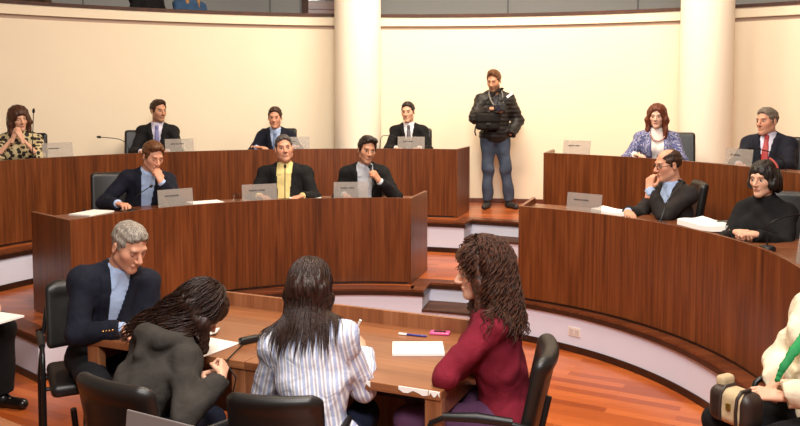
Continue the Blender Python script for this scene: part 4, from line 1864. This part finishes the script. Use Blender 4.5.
cast('lavtie', 'person, short haired man in dark suit and lavender tie looking to the right', seat_on(156, 9.55, T2, .18, -1),
     dict(cp=(145, 130, 9.75), hp=(158.5, 111, 9.45), lean=3, head=(38, 3, 0), gaze=.0, skin='tan', hairc=(34, 24, 18), stubble=.25,
          hair=dict(style='short', mat=HAIR_BR, t=.014, tufts=[(0, .05, .098, .05, .045, .03)]), top=suit(DARK, W_LAV, tie_mat('tie_lavender', (104, 106, 158), (126, 128, 176)))),
     'black office chair left of the man with lavender tie', cback=.06)
CAST['lavtie']
cast('bluetie', 'person, man in navy suit and pale blue tie leaning over the upper desk', seat_on(272, 10.3, T2, .05, -1),
     dict(hp=(275, 117.5, 10.0), lean=14, head=(-2, 6, 0), skin='ruddy', hairc=(44, 30, 20), hair=dict(style='short', mat=HAIR_BR, t=.014),
          top=suit(NAVY2, W_BLUE, tie_mat('tie_pale_blue', (150, 174, 206), (74, 98, 146))),
          armR=dict(w=(.2, .38, .79), fd=(-.9, .4, 0)), armL=dict(w=(-.24, .34, .79), fd=(.8, .5, 0))),
     'black office chair hidden behind the man with pale blue tie')
cast('grtie', 'person, dark haired man in black suit and grey tie seated beside the cameraman', seat_on(409, 10.35, T2, -.05, -1),
     dict(cp=(414, 128, 10.45), hp=(408, 112, 10.15), lean=2, head=(-14, 4, 2), skin='light', hairc=(20, 14, 12), hair=dict(style='short', mat=HAIR_DK, t=.01, off=-.004),
          top=suit(BLK, W_WHITE, tie_mat('tie_grey', (66, 64, 70), (90, 88, 94)))),
     'black office chair behind the man in black suit beside the cameraman', cback=.05)

# --- standing cameraman
PUFF = cloth((30, 27, 26), rough=.55, spec=.4, folds=.25)
cam_pos = (1.20, 10.12, T2)
KC = cast('cameraman', 'person, bearded man standing by the wall in black padded jacket and jeans', (cam_pos, face(-.05, -1)),
          dict(hip=.93, s=1.0, lean=-2, head=(-22, 16, 0), skin='tan', hairc=(58, 38, 24), stubble=.55, eyes='down', hs=1.08,
               hair=dict(style='short', mat=HAIR_MB, t=.014, n=(0, -.12, .175), tufts=[(0, .03, .11, .05, .06, .03)]), hc=.0085,
               legs={1: ((.085, .06, .50), (.09, .02, .09), (.3, 1, 0)), -1: ((-.135, .04, .50), (-.19, .0, .09), (-.5, 1, 0))}, legs_seen=True,
               top=dict(kind='puffer', mat=PUFF, o=.028, collar=True, cut=.095, v=(.05, .012, -.22), inner=cloth((70, 70, 76)), name='padded_jacket'),
               bottom=dict(mat=JEANS, shoe=plain('dark_sneaker', (34, 32, 32), .6), o=.012, fold=.006, taper=1.2),
               armR=dict(w=(.07, .27, 1.26), e=(.8, -.1, -.8), fd=(-.9, .4, .1), dn=(0, .35, 1), curl=.5),
               nohand={-1: True}, armL=dict(w=(-.185, .09, .93), e=(-.6, -.5, 0), fd=(.1, .12, -1), dn=(-1, .1, 0), curl=.3)))


def local_pt(K, p):
    return np.array((K.M @ Vector(p))[:])


# camera held by the cameraman
cl = local_pt(KC, (-.04, .30, 1.275))
cm = empty('photo_camera', tuple(cl), face(-.05, -1), 'black photo camera with flash held by the standing cameraman', 'camera')
sdf_part('camera_body', lambda f: (f.rbox((0, 0, 0), (.07, .032, .045), .012), f.rbox((.0, 0, .05), (.028, .03, .02), .01, k=.01), f.rbox((.055, .012, 0), (.02, .038, .042), .012, k=.01)),
         (-.1, -.06, -.07), (.1, .07, .09), .005, BLACK, cm)
Rc = rotz(0)
MB().tube([(.01, .03, -.005), (.02, .085, -.01), (.025, .115, -.012)], [.034, .036, .032], 20).build('lens', BLACK, cm, smooth=True)
MB().tube([(.024, .112, -.012), (.0255, .118, -.0125)], [.027, .027], 20).build('front_glass', plain('lens_glass', (46, 44, 60), .05), cm, smooth=True)
MB().tube([(0, 0, .06), (-.03, .01, .095)], .016, 12).box((-.075, .03, .125), (.05, .06, .1), roty(-.9)).build('flash', BLACK, cm)
o = MB().box((-.112, .045, .153), (.03, .056, .085), roty(-.9)).build('flash_diffuser', plain('flash_white', (244, 242, 236), .4), cm)
o['label'] = 'white flash diffuser'
# strap round the neck
nk = KC.N
st = [local_pt(KC, q) for q in ((.03, .30, 1.30), (.07, .21, 1.37), (.085, .12, 1.45), (.07, .02, 1.50), (0, -.06, 1.51), (-.07, .01, 1.50), (-.085, .12, 1.44), (-.08, .21, 1.37), (-.09, .29, 1.30))]
M_ = cm.matrix_basis.inverted()
st = [np.array((Matrix.Rotation(-face(-.05, -1), 4, 'Z') @ Vector(q - cl))[:]) for q in st]
MB().tube(st, .008, 6).build('strap', cloth((120, 116, 112)), cm, smooth=True)
# bag hanging at his front
bl = local_pt(KC, (.1, .235, 1.10))
bg = empty('shoulder_bag', tuple(bl), face(-.05, -1), 'black camera bag hanging before the standing cameraman', 'bag')
BAGM = cloth((24, 21, 20), rough=.7, folds=.5)
sdf_part('pouch', lambda f: f.rbox((0, 0, 0), (.15, .075, .1), .035), (-.19, -.11, -.14), (.19, .11, .14), .008, BAGM, bg)
sdf_part('flap', lambda f: f.rbox((0, .03, .05), (.155, .06, .062), .03), (-.19, -.1, -.06), (.19, .13, .14), .008, BAGM, bg)
MB().box((.0, .095, -.025), (.05, .008, .03)).build('buckle', BLACK, bg, bevel=.003)
MB().tube([(.14, .0, .05), (.09, -.03, .16), (.01, -.07, .27), (-.08, -.10, .36), (-.17, -.17, .415), (-.2, -.27, .415), (-.14, -.36, .36)], .013, 8).build('strap', BAGM, bg, smooth=True)
MB().tube([(.15, .02, -.05), (.165, .03, -.12), (.15, .03, -.17)], .009, 8).build('loose_strap', BAGM, bg, smooth=True)

# --- upper tier right
CHK, nt_, b_ = new_mat('blue_check')
tc_ = N(nt_, 'ShaderNodeTexCoord')
ck = N(nt_, 'ShaderNodeTexVoronoi', Scale=68.0)
ck.distance = 'CHEBYCHEV'
ck.inputs['Randomness'].default_value = .25
nt_.links.new(tc_.outputs['Object'], ck.inputs['Vector'])
rp_ = N(nt_, 'ShaderNodeValToRGB')
rp_.color_ramp.elements[0].position, rp_.color_ramp.elements[1].position = .42, .5
rp_.color_ramp.elements[0].color, rp_.color_ramp.elements[1].color = lin((50, 60, 118)), lin((196, 196, 212))
nt_.links.new(ck.outputs['Distance'], rp_.inputs[0])
nt_.links.new(rp_.outputs[0], b_.inputs['Base Color'])
b_.inputs['Roughness'].default_value = .85
KW = cast('check', 'person, auburn haired woman in blue and white checked jacket speaking', seat_on(655, 8.75, T2, -.22, -1),
          dict(cp=(673, 132.5, 8.95), hp=(657, 116.5, 8.55), fem=True, lean=4, head=(-14, 3, 0), skin='pale', hairc=(70, 34, 20), sw=.165,
               hair=dict(style='long', mat=HAIR_AU, hlen=.26, fringe=.078, hw=.09, vol=.026),
               top=suit(CHK, cloth((236, 228, 222)), None, v=(.07, .06, -.6), open=True, collar=False, o=.02),
               armR=dict(w=(.24, .32, .79), fd=(-.6, .8, 0)), armL=dict(w=(-.12, .36, .79), fd=(.6, .8, 0))),
          'black office chair behind the woman in blue checked jacket', cback=.1)
mb = MB()
for i in range(13):
    a = PI * (i / 12)
    q = KW.N + KW.Rup @ np.array([.075 * math.cos(a), .085 + .035 * math.sin(a), .0 - .085 * math.sin(a)])
    mb.sphere(q, .0115, 8, 6)
mb.build('necklace', plain('necklace_beads', (196, 160, 150), .2, metal=.3), KW.root, smooth=True)
cast('redtie', 'person, grey haired man in navy suit and red tie leaning back, looking left', seat_on(766, 7.55, T2, -.62, -.8),
     dict(cp=(778, 141, 7.8), hp=(767, 121.5, 7.45), lean=-10, hoff=(0, .02, -.03), head=(-26, 0, 2), skin='ruddy', hairc=(90, 80, 70), w=1.06, hair=dict(style='short', mat=HAIR_GB, t=.008, off=-.006),
          top=suit(NAVY, W_LAV, tie_mat('tie_red', (150, 34, 36), (172, 48, 48)), o=.02)),
     'black office chair behind the man with the red tie', cback=.04)

# --- lower tier
cast('chin', 'person, young man in navy blazer with chin on hand at the lower desk', seat_on(136, 7.55, T1, .42, -1),
     dict(cp=(116, 172, 7.7), hp=(153, 156.5, 7.1), lean=22, side=-5, head=(22, 20, -4), skin='ruddy', hairc=(110, 70, 40), eyes='down', hair=dict(style='short', mat=HAIR_MB, t=.017, tufts=[(.02, .05, .1, .055, .045, .03)]), hh=.0048, hc=.009,
          top=suit(NAVY2, W_BLUE, None, v=(.068, .03, -.5), open=True, o=.02),
          armL=dict(w=(-.12, .40, .98), e=(-.5, .3, -.9), fd=(.3, -.25, .95), dn=(-.35, .9, .25), curl=.62),
          armR=dict(w=(.24, .42, .805), e=(.7, -.3, -.5), fd=(-.5, .9, 0), curl=.35)),
     'black office chair left of the young man resting his chin', cback=.1)
cast('yellow', 'person, heavy man in black jacket and open yellow shirt at the lower desk', seat_on(286, 8.05, T1, .02, -1),
     dict(hp=(284, 148.5, 7.85), lean=0, head=(12, -4, 5), skin='ruddy', hairc=(46, 40, 38), w=1.14, belly=.05, sw=.195, jaw=1.18, hs=1.08, hair=dict(style='short', mat=HAIR_SP, t=.009), hh=.0048, hc=.009,
          top=suit(BLK, YELLOW, None, v=(.085, .045, -.5), open=True, o=.02),
          armR=dict(w=(.2, .37, .79), fd=(-.7, .7, 0)), armL=dict(w=(-.2, .38, .79), fd=(.5, .8, 0))),
     'black office chair hidden behind the heavy man in yellow shirt', cback=.05)
KM = cast('speaker', 'person, dark haired man in black jacket speaking into a microphone in his hand', seat_on(363, 8.1, T1, .08, -1),
          dict(hp=(367, 150, 7.75), lean=10, head=(14, 8, -6), skin='tan', hairc=(16, 12, 10), hair=dict(style='short', mat=HAIR_DK, t=.018, tufts=[(-.02, .06, .1, .055, .04, .03)]), hh=.0048, hc=.009,
               top=suit(BLK, W_GREY, None, v=(.085, .055, -.5), open=True, o=.02),
               armL=dict(w=(-.13, .33, .93), e=(-.6, .2, -.8), fd=(.55, .2, .8), dn=(-.7, .7, .3), curl=.85),
               armR=dict(w=(.2, .34, .80), e=(.4, -.3, -.9), fd=(-.2, 1, 0), curl=.2)),
          'black office chair hidden behind the man speaking into a microphone', cback=.05)
# the microphone in his hand
hR = KM.handR[-1]
hw = KM.wr[-1] + hR @ np.array([.0, .085, -.035])
ax_ = unit(np.array([.18, -.25, 1.0]))
m0, m1 = local_pt(KM, hw - ax_ * .1), local_pt(KM, hw + ax_ * .07)
hm = empty('handheld_microphone', tuple(m0), 0, 'black microphone held by the dark haired man in grey shirt', 'microphone')
d_ = m1 - m0
MB().tube([(0, 0, 0), d_], [.009, .012], 12).build('handle', BLACK, hm, smooth=True)
MB().sphere(d_ * 1.08, .021, 14, 10).build('head', FOAM, hm, smooth=True)

KB = cast('bald', 'person, balding man with glasses in dark suit, hand over his mouth', seat_on(668, 6.75, T1, -.95, -.42),
          dict(cp=(702, 184, 6.75), crz=face(-1, .18), hp=(668, 165, 6.5), lean=3, s=.95, head=(-14, 8, 0), skin='ruddy', hairc=(40, 30, 26), hs=1.06,
               hair=dict(style='short', mat=HAIR_BR, t=.008, off=-.004, bald=True), hh=.0048, hc=.009,
               top=suit(CHAR, W_BLUE, None, v=(.08, .02, -.3), o=.02),
               armL=dict(w=(-.01, .285, .975), e=(-.5, .2, -.9), fd=(.15, -.25, .95), dn=(-.2, .95, .2), curl=.6),
               armR=dict(w=(.08, .42, .79), fd=(-.8, .5, 0))),
          'black office chair behind the back of the balding man', cback=.02)
g = []
for sd in (1, -1):
    g.append([KB.H + KB.Rh @ (np.array([sd * .033 + .022 * math.cos(w), .097 - .012 * abs(math.cos(w)) * (sd * math.cos(w) > 0), .0 + .017 * math.sin(w)]) * KB.hs) for w in np.linspace(0, 2 * PI, 17)])
    g.append([KB.H + KB.Rh @ (np.array(q) * KB.hs) for q in ((sd * .055, .088, .004), (sd * .074, .05, .006), (sd * .082, -.01, .008))])
g.append([KB.H + KB.Rh @ (np.array(q) * KB.hs) for q in ((-.011, .1, .003), (0, .104, .006), (.011, .1, .003))])
mb = MB()
for q in g:
    mb.tube(q, .0022, 6)
mb.build('glasses', plain('glasses_frame', (42, 30, 28), .3), KB.root, smooth=True)
KH = cast('blackhair', 'person, dark haired woman in black turtleneck sweater with clasped hands on the desk', seat_on(768, 5.85, T1, -.75, -.85),
          dict(cp=(801, 189, 5.95), hp=(763, 179, 5.55), fem=True, lean=5, head=(-12, 4, 0), skin='light', hairc=(18, 13, 12), lips=(146, 70, 66), hair=dict(style='long', mat=HAIR_DK, hlen=.07, fringe=.056, hw=.07, vol=.015), hh=.0048, hc=.009,
               top=dict(kind='sweater', mat=BLK, turtle=True, o=.016),
               armR=dict(w=(.06, .42, .80), fd=(-.8, .55, 0.1), dn=(.3, .3, .9), curl=.6), armL=dict(w=(-.06, .43, .80), fd=(.8, .55, .1), dn=(-.3, .3, .9), curl=.6)),
          'black office chair at the right edge behind the woman in black', cback=.1)
pts = [KH.H + KH.Rh @ (np.array([.095 * math.cos(w), -.03, .045 + .104 * math.sin(w)])) for w in np.linspace(1.9, 2.8, 8)]
o = MB().tube(pts, .008, 8).build('hair_band', plain('hair_band_red', (176, 70, 58), .5), [c for c in KH.root.children if c.name.startswith('hair')][0], smooth=True)
# yellow tag on the balding man's chair
# --- front table
KN = cast('navy', 'person, grey haired man in navy blazer and pale blue shirt writing at the table', ((-1.94, 4.74, 0), face(.58, -.82)),
          dict(cp=(88, 290, 4.85), crz=face(.45, -.89), hp=(129, 246, 4.42), near=True, lean=20, side=-9, head=(20, 27, 0), skin='ruddy', hairc=(150, 132, 112), brow=(120, 100, 84), eyes='down', hs=1.1, w=1.06, s=1.04,
               hair=dict(style='short', mat=HAIR_GR, t=.008, off=-.006), legs_seen=True,
               top=suit(NAVY2, W_BLUE, None, v=(.062, .016, -.36), o=.02, buttons=[1], butmat=plain('gold_button', (196, 150, 84), .25, metal=.9)),
               armR=dict(ww=tuple(on_plane(124, 329, .80)), e=(.7, -.4, -.5), fd=(-.2, .9, -.05), dn=(.25, .1, 1), curl=.55),
               armL=dict(ww=tuple(on_plane(192, 306, .81)), e=(-.6, .35, -.75), fd=(.5, .85, -.05), dn=(-.2, .1, 1), curl=.3)),
          'black armchair under the man in navy blazer', 'visitor', .06)

KG = cast('hunched', 'person, dark haired woman in grey hooded cardigan hunched over the table', ((-1.03, 3.36, 0), face(.5, .86)),
          dict(cp=(104, 387, 3.08), cs=(.88, .95, .97), hp=(201, 312, 3.85), near=True, fem=True, hand=.85, lean=40, side=4, twist=-6, head=(-28, 45, 0), skin='light', hairc=(40, 26, 20), eyes='down',
               hair=dict(style='long', mat=HAIR_LB, hlen=.2, fringe=.07, hw=.095, vol=.032,
                         strands=[dict(n=560, ln=.5, seed=3, rad=.0032, az=(75, 300), t=.034, spread=.3, drift=(-2.4, -1.2, 0), curl=.014, freq=34.0)]),
               top=dict(kind='cardigan', mat=cloth((58, 54, 50), folds=.5), hood=True, o=.022, name='hooded_cardigan'),
               armR=dict(ww=tuple(on_plane(222, 376, .75)), e=(.4, -.8, -.9), fd=(-.4, .6, .4), dn=(.4, .5, .5), curl=.95),
               armL=dict(ww=tuple(on_plane(196, 376, .72)), e=(-.7, -.3, -.5), fd=(.7, .6, .2), dn=(-.2, .3, .9), curl=.5),
               folds=.005, bottom=dict(mat=cloth((34, 38, 54)), shoe=SHOE)),
          'black armchair behind the hunched woman in grey', 'visitor', .03)
STR, nt_, b_ = new_mat('striped_cotton')
at_ = N(nt_, 'ShaderNodeAttribute', attribute_name='u')
mm = N(nt_, 'ShaderNodeMath', operation='MULTIPLY')
mm.inputs[1].default_value = 2 * PI / .034
nt_.links.new(at_.outputs['Fac'], mm.inputs[0])
sn = N(nt_, 'ShaderNodeMath', operation='SINE')
nt_.links.new(mm.outputs[0], sn.inputs[0])
mr = N(nt_, 'ShaderNodeMapRange')
mr.inputs[1].default_value = -1
nt_.links.new(sn.outputs[0], mr.inputs[0])
rp_ = N(nt_, 'ShaderNodeValToRGB')
e_ = rp_.color_ramp.elements
e_[0].position, e_[0].color = .22, lin((168, 176, 204))
e_[1].position, e_[1].color = .38, lin((224, 224, 228))
k_ = e_.new(.8)
k_.color = lin((226, 224, 226))
k_ = e_.new(.9)
k_.color = lin((190, 186, 194))
k_ = e_.new(.99)
k_.color = lin((174, 170, 182))
nt_.links.new(mr.outputs[0], rp_.inputs[0])
nt_.links.new(rp_.outputs[0], b_.inputs['Base Color'])
b_.inputs['Roughness'].default_value = .85
tc_ = N(nt_, 'ShaderNodeTexCoord')
nz_ = N(nt_, 'ShaderNodeTexNoise', Scale=13.0, Detail=3.0)
nz_.inputs['Distortion'].default_value = .8
nt_.links.new(tc_.outputs['Object'], nz_.inputs['Vector'])
bump(nt_, b_, nz_.outputs[0], .5, .025)
KS = cast('striped', 'person, long haired woman in striped white blouse writing, seen from behind', ((-.45, 3.34, 0), face(.12, 1)),
          dict(cp=(270, 405, 3.08), cs=(.82, .92, .9), hp=(309, 289, 3.65), near=True, fem=True, lean=11, side=-9, head=(8, 20, 4), skin='light', hairc=(40, 26, 20), eyes='down', w=.96, sw=.162,
               hair=dict(style='long', mat=HAIR_LB, hlen=.26, fringe=.075, hw=.08, vol=.026,
                         strands=[dict(n=620, ln=.47, seed=5, rad=.003, az=(60, 300), t=.028, spread=.04, drift=(-.12, -.3, 0), vary=.3)]),
               top=dict(kind='blouse', mat=STR, collar=True, o=.02, sleeve=.93, cut=.16, cuffw=.006), folds=.004,
               armR=dict(ww=tuple(on_plane(363, 350, .80)), e=(.2, -.75, -.6), fd=(-.3, .7, .45), dn=(.6, .1, .6), curl=.6),
               armL=dict(ww=tuple(on_plane(292, 352, .79)), e=(-.35, -.8, -.6), fd=(.4, .9, 0), dn=(0, .1, 1), curl=.35),
               bottom=dict(mat=cloth((34, 40, 62)), shoe=SHOE)),
          'black armchair behind the woman in striped blouse', 'visitor', .03)
hR = KS.handR[1]
q0 = local_pt(KS, KS.wr[1] + hR @ np.array([-.02, .085, -.03]))
pn = empty('pen', tuple(q0), 0, 'white pen in the hand of the woman in striped blouse', 'pen')
MB().tube([(-.012, .03, -.03), (.022, -.005, .055)], [.003, .0055], 8).build('barrel', BLACK, pn, smooth=True)
MB().tube([(.022, -.005, .055), (.042, -.02, .1)], .0062, 8).build('cap', PAPER, pn, smooth=True)
hR = KN.handR[1]
q0 = local_pt(KN, KN.wr[1] + hR @ np.array([-.02, .09, -.03]))
pn = empty('pen', tuple(q0), 0, 'slim white pen in the hand of the man in navy blazer', 'pen')
MB().tube([(.01, .02, -.035), (-.02, 0, .095)], [.003, .0055], 8).build('barrel', PAPER, pn, smooth=True)

KR = cast('curly', 'person, woman with long curly brown hair in dark red sweater, seen in profile', ((.53, 3.60, 0), face(-1, .22)),
          dict(cp=(551, 352, 3.56), cs=(.95, 1, .97), hp=(479, 272, 3.75), near=True, fem=True, lean=9, head=(14, 8, 0), skin='light', hairc=(60, 36, 24), w=1.02,
               hair=dict(style='long', mat=HAIR_CU, hlen=.27, fringe=.082, fw=.085, hw=.09, vol=.034,
                         strands=[dict(n=1100, ln=.45, seed=9, rad=.0026, az=(80, 266), t=.045, spread=.5, curl=.016, freq=88.0, seg=30, vary=.35),
                                               dict(n=90, ln=.17, seed=12, rad=.0026, az=(42, 80), t=.036, spread=.4, curl=.014, freq=95.0, seg=16, vary=.5),
                                               dict(n=60, ln=.34, seed=14, rad=.0026, az=(254, 272), t=.04, spread=.3, curl=.018, freq=90.0, seg=24, vary=.4),
                                               dict(n=36, ln=.15, seed=13, rad=.0026, az=(288, 318), t=.036, spread=.4, curl=.014, freq=95.0, seg=16, vary=.5)]),
               top=dict(kind='sweater', mat=cloth((114, 26, 42), folds=.4), o=.022, cut=.14), folds=.0045,
               armR=dict(ww=tuple(on_plane(466, 350, .80)), e=(.5, .5, -.65), fd=(-.9, .2, 0), dn=(0, .1, 1), curl=.4),
               armL=dict(ww=tuple(on_plane(469, 358, .80)), e=(-.5, .62, -.6), fd=(.9, -.2, 0), dn=(0, .1, 1), curl=.5),
               legs_seen=True, bottom=dict(mat=cloth((92, 58, 86)), shoe=SHOE, o=.016)),
          'black armchair holding the woman in red sweater', 'visitor', .03)
o = MB().sphere(KR.H + KR.Rh @ np.array([-.082, -.01, -.045]), .0065, 10, 8).build('earring', plain('pearl', (236, 228, 216), .2), KR.root, smooth=True)

# --- people cut by the frame edges
KL = cast('edgeleft', 'person in black trousers cut by the left edge, papers on the lap', ((-3.06, 5.22, 0), face(.92, -.4)),
          dict(lean=8, head=(10, 25, 0), skin='light', hairc=(40, 28, 22), hair=dict(style='short', mat=HAIR_BR), legs_seen=True,
               top=dict(kind='sweater', mat=cloth((64, 50, 46)), o=.018),
               armR=dict(w=(.12, .36, .70), fd=(-.2, 1, 0), dn=(0, 0, 1)), armL=dict(w=(-.1, .33, .70), fd=(.2, 1, 0), dn=(0, 0, 1)),
               bottom=dict(mat=cloth((18, 17, 18)), shoe=SHOE, o=.02, taper=1.25)),
          'black armchair beyond the left edge under the person with papers', 'visitor', .03)
kk = local_pt(KL, (0.0, .50, .632))
sheet_stack('paper', 'white papers on the knees of the person at the left edge', kk, face(.92, -.4), .24, .3, .012)

CRM = cloth((226, 214, 186), folds=.6)
KE = cast('edgeright', 'person in cream jacket and green scarf cut by the right edge, hands on a bag', ((1.98, 3.62, 0), face(-.97, -.22)),
          dict(near=True, fem=True, s=1.06, lean=-5, head=(0, 5, 0), skin='light', hairc=(60, 40, 28), w=1.05, hair=dict(style='long', mat=HAIR_BR, hlen=.1), legs_seen=True,
               top=dict(kind='cardigan', mat=CRM, o=.03, sleeve=.9, cut=.1, name='cream_jacket'), folds=.006,
               armR=dict(ww=tuple(at(777, 381, 3.58)), e=(.8, -.3, -.6), fd=(-.5, .8, -.15), dn=(.3, .5, .8), curl=.5),
               armL=dict(ww=tuple(at(779, 396, 3.46)), e=(-.8, -.3, -.5), fd=(.4, .9, .1), dn=(-.4, .5, .8), curl=.5),
               bottom=dict(mat=cloth((20, 19, 21)), shoe=SHOE, o=.014)),
          'black armchair beyond the right edge under the person in cream jacket', 'visitor', .03)
# green scarf
sc_ = [KE.N + KE.Rup @ np.array(q) for q in ((.03, -.1, .03), (-.07, -.06, .05), (-.115, .02, .04), (-.105, .10, -.02))]
ql = [np.array((KE.M.inverted() @ Vector(tuple(at(*q))))[:]) for q in ((806, 336, 3.5), (794, 351, 3.46), (784, 366, 3.44), (777, 380, 3.44))]
GRN = cloth((38, 132, 74), rough=.6, folds=.4)
f = Field(KE.N - .7, KE.N + .7, .007)
chain_ = sc_ + ql
cax = np.array((KE.M.inverted().to_3x3() @ Vector((-.45, -.85, .35)))[:])
for i_, (a_, b2) in enumerate(zip(chain_[:-1], chain_[1:])):
    f.cap(a_, b2, max(.016, .036 - .0045 * max(0, i_ - 2)), max(.014, .0315 - .0045 * max(0, i_ - 2)), k=.01, squash=(cax, .3))
V, Q = f.nets()
mesh_obj('scarf', V, Q, GRN, KE.root, smooth=True)
# bag on the lap
bp = at(736, 406, 3.52)
bag = empty('handbag', tuple(bp), .5, 'beige and dark brown handbag on the lap at the bottom right', 'bag')
bag.scale = (.86, .8, .9)
BEI, BRN = cloth((190, 168, 132), folds=.3), plain('dark_brown_strap', (44, 32, 26), .5)
MB()
sdf_part('bag_body', lambda f: f.rbox((0, 0, 0), (.075, .14, .09), .05), (-.12, -.19, -.13), (.12, .19, .13), .007, BRN, bag)
sdf_part('front_panel', lambda f: f.rbox((-.012, -.02, .006), (.072, .085, .088), .045), (-.12, -.19, -.13), (.12, .19, .13), .007, BEI, bag)
for yy in (-.075, .03):
    MB().tube([(-.088, yy, -.06), (-.092, yy, .0), (-.082, yy, .07), (-.05, yy, .1), (.02, yy, .1)], .009, 8).build('strap', BRN, bag, smooth=True)
o = MB().box((-.09, -.025, .02), (.008, .028, .034)).build('badge', plain('brass_badge', (150, 122, 50), .35, metal=.7), bag, bevel=.002)
sdf_part('top_flap', lambda f: f.rbox((.03, .1, .07), (.05, .03, .06), .02), (-.12, 0, -.05), (.12, .19, .16), .007, BEI, bag)

# --- balcony visitors
for key, px, c, lb, hm in (('b1', 145, (22, 21, 23), 'person in black top seated on the balcony', HAIR_DK),
                           ('b2', 188, (52, 78, 110), 'person with blond hair in blue top seated on the balcony', hair_mat('hair_blond', (120, 80, 44), (190, 140, 84))),
                           ('b3', 27, (74, 58, 44), 'person in brown top seated at the left end of the balcony', HAIR_BR)):
    pb = on_arc(px, 6, CW, RW + (.78 if key == 'b3' else .66))
    cast(key, lb, ((pb[0], pb[1], 2.35), face(-pb[0] * .4, -1)),
         dict(fem=True, lean=6, head=(0, 8, 0), skin='light', hair=dict(style='long', mat=hm, hlen=.3 if key == 'b2' else .22), top=dict(kind='sweater', mat=cloth(c), o=.02),
              hip={'b1': .58, 'b2': .52, 'b3': .70}[key], w=1.15, sw=.175, shin=-.25, armR=dict(w=(.1, .3, .72)), armL=dict(w=(-.1, .3, .72))),
         None)
# ------------------------------------------------------------------ light
def area(name, loc, target, power, size, color, size_y=None, spread=None):
    l = bpy.data.lights.new(name, 'AREA')
    l.energy, l.size, l.color = power, size, color
    if size_y:
        l.shape = 'RECTANGLE'
        l.size_y = size_y
    if spread:
        l.spread = spread
    o = bpy.data.objects.new(name, l)
    COL.objects.link(o)
    o.location = loc
    o.rotation_euler = (Vector(target) - Vector(loc)).to_track_quat('-Z', 'Y').to_euler()
    return o


WARM, NEUT = (1.0, .84, .66), (1.0, .94, .87)
area('ceiling_lamp_back', (.9, 8.4, 5.2), (.9, 11.0, 2.0), 270, 1.6, WARM, 1.0)
area('ceiling_lamp_back', (-1.6, 8.2, 5.2), (-1.8, 10.6, 1.5), 18, 1.2, WARM, .8)
area('ceiling_lamp_back', (3.2, 7.4, 5.2), (3.6, 9.6, 1.6), 95, 1.2, WARM, .8)
area('ceiling_lamp_mid', (0, 6.2, 5.2), (.3, 7.2, 0), 190, 1.6, WARM, 1.0)
area('ceiling_lamp_front', (.2, 2.6, 5.2), (0, 3.8, 0), 250, 1.6, NEUT, 1.2)
area('ceiling_lamp_front', (0.2, -.6, 4.6), (0, 5.0, .8), 260, 1.2, (1.0, .97, .95), 1.0)
W = bpy.data.worlds.new('world')
SC.world = W
W.use_nodes = True
W.node_tree.nodes['Background'].inputs[0].default_value = (1.0, .86, .7, 1)
W.node_tree.nodes['Background'].inputs[1].default_value = .22
SC.view_settings.view_transform = 'Standard'
SC.view_settings.look = 'None'
SC.view_settings.gamma = 1
SC.view_settings.use_curve_mapping = False
SC.view_settings.exposure = 0.0
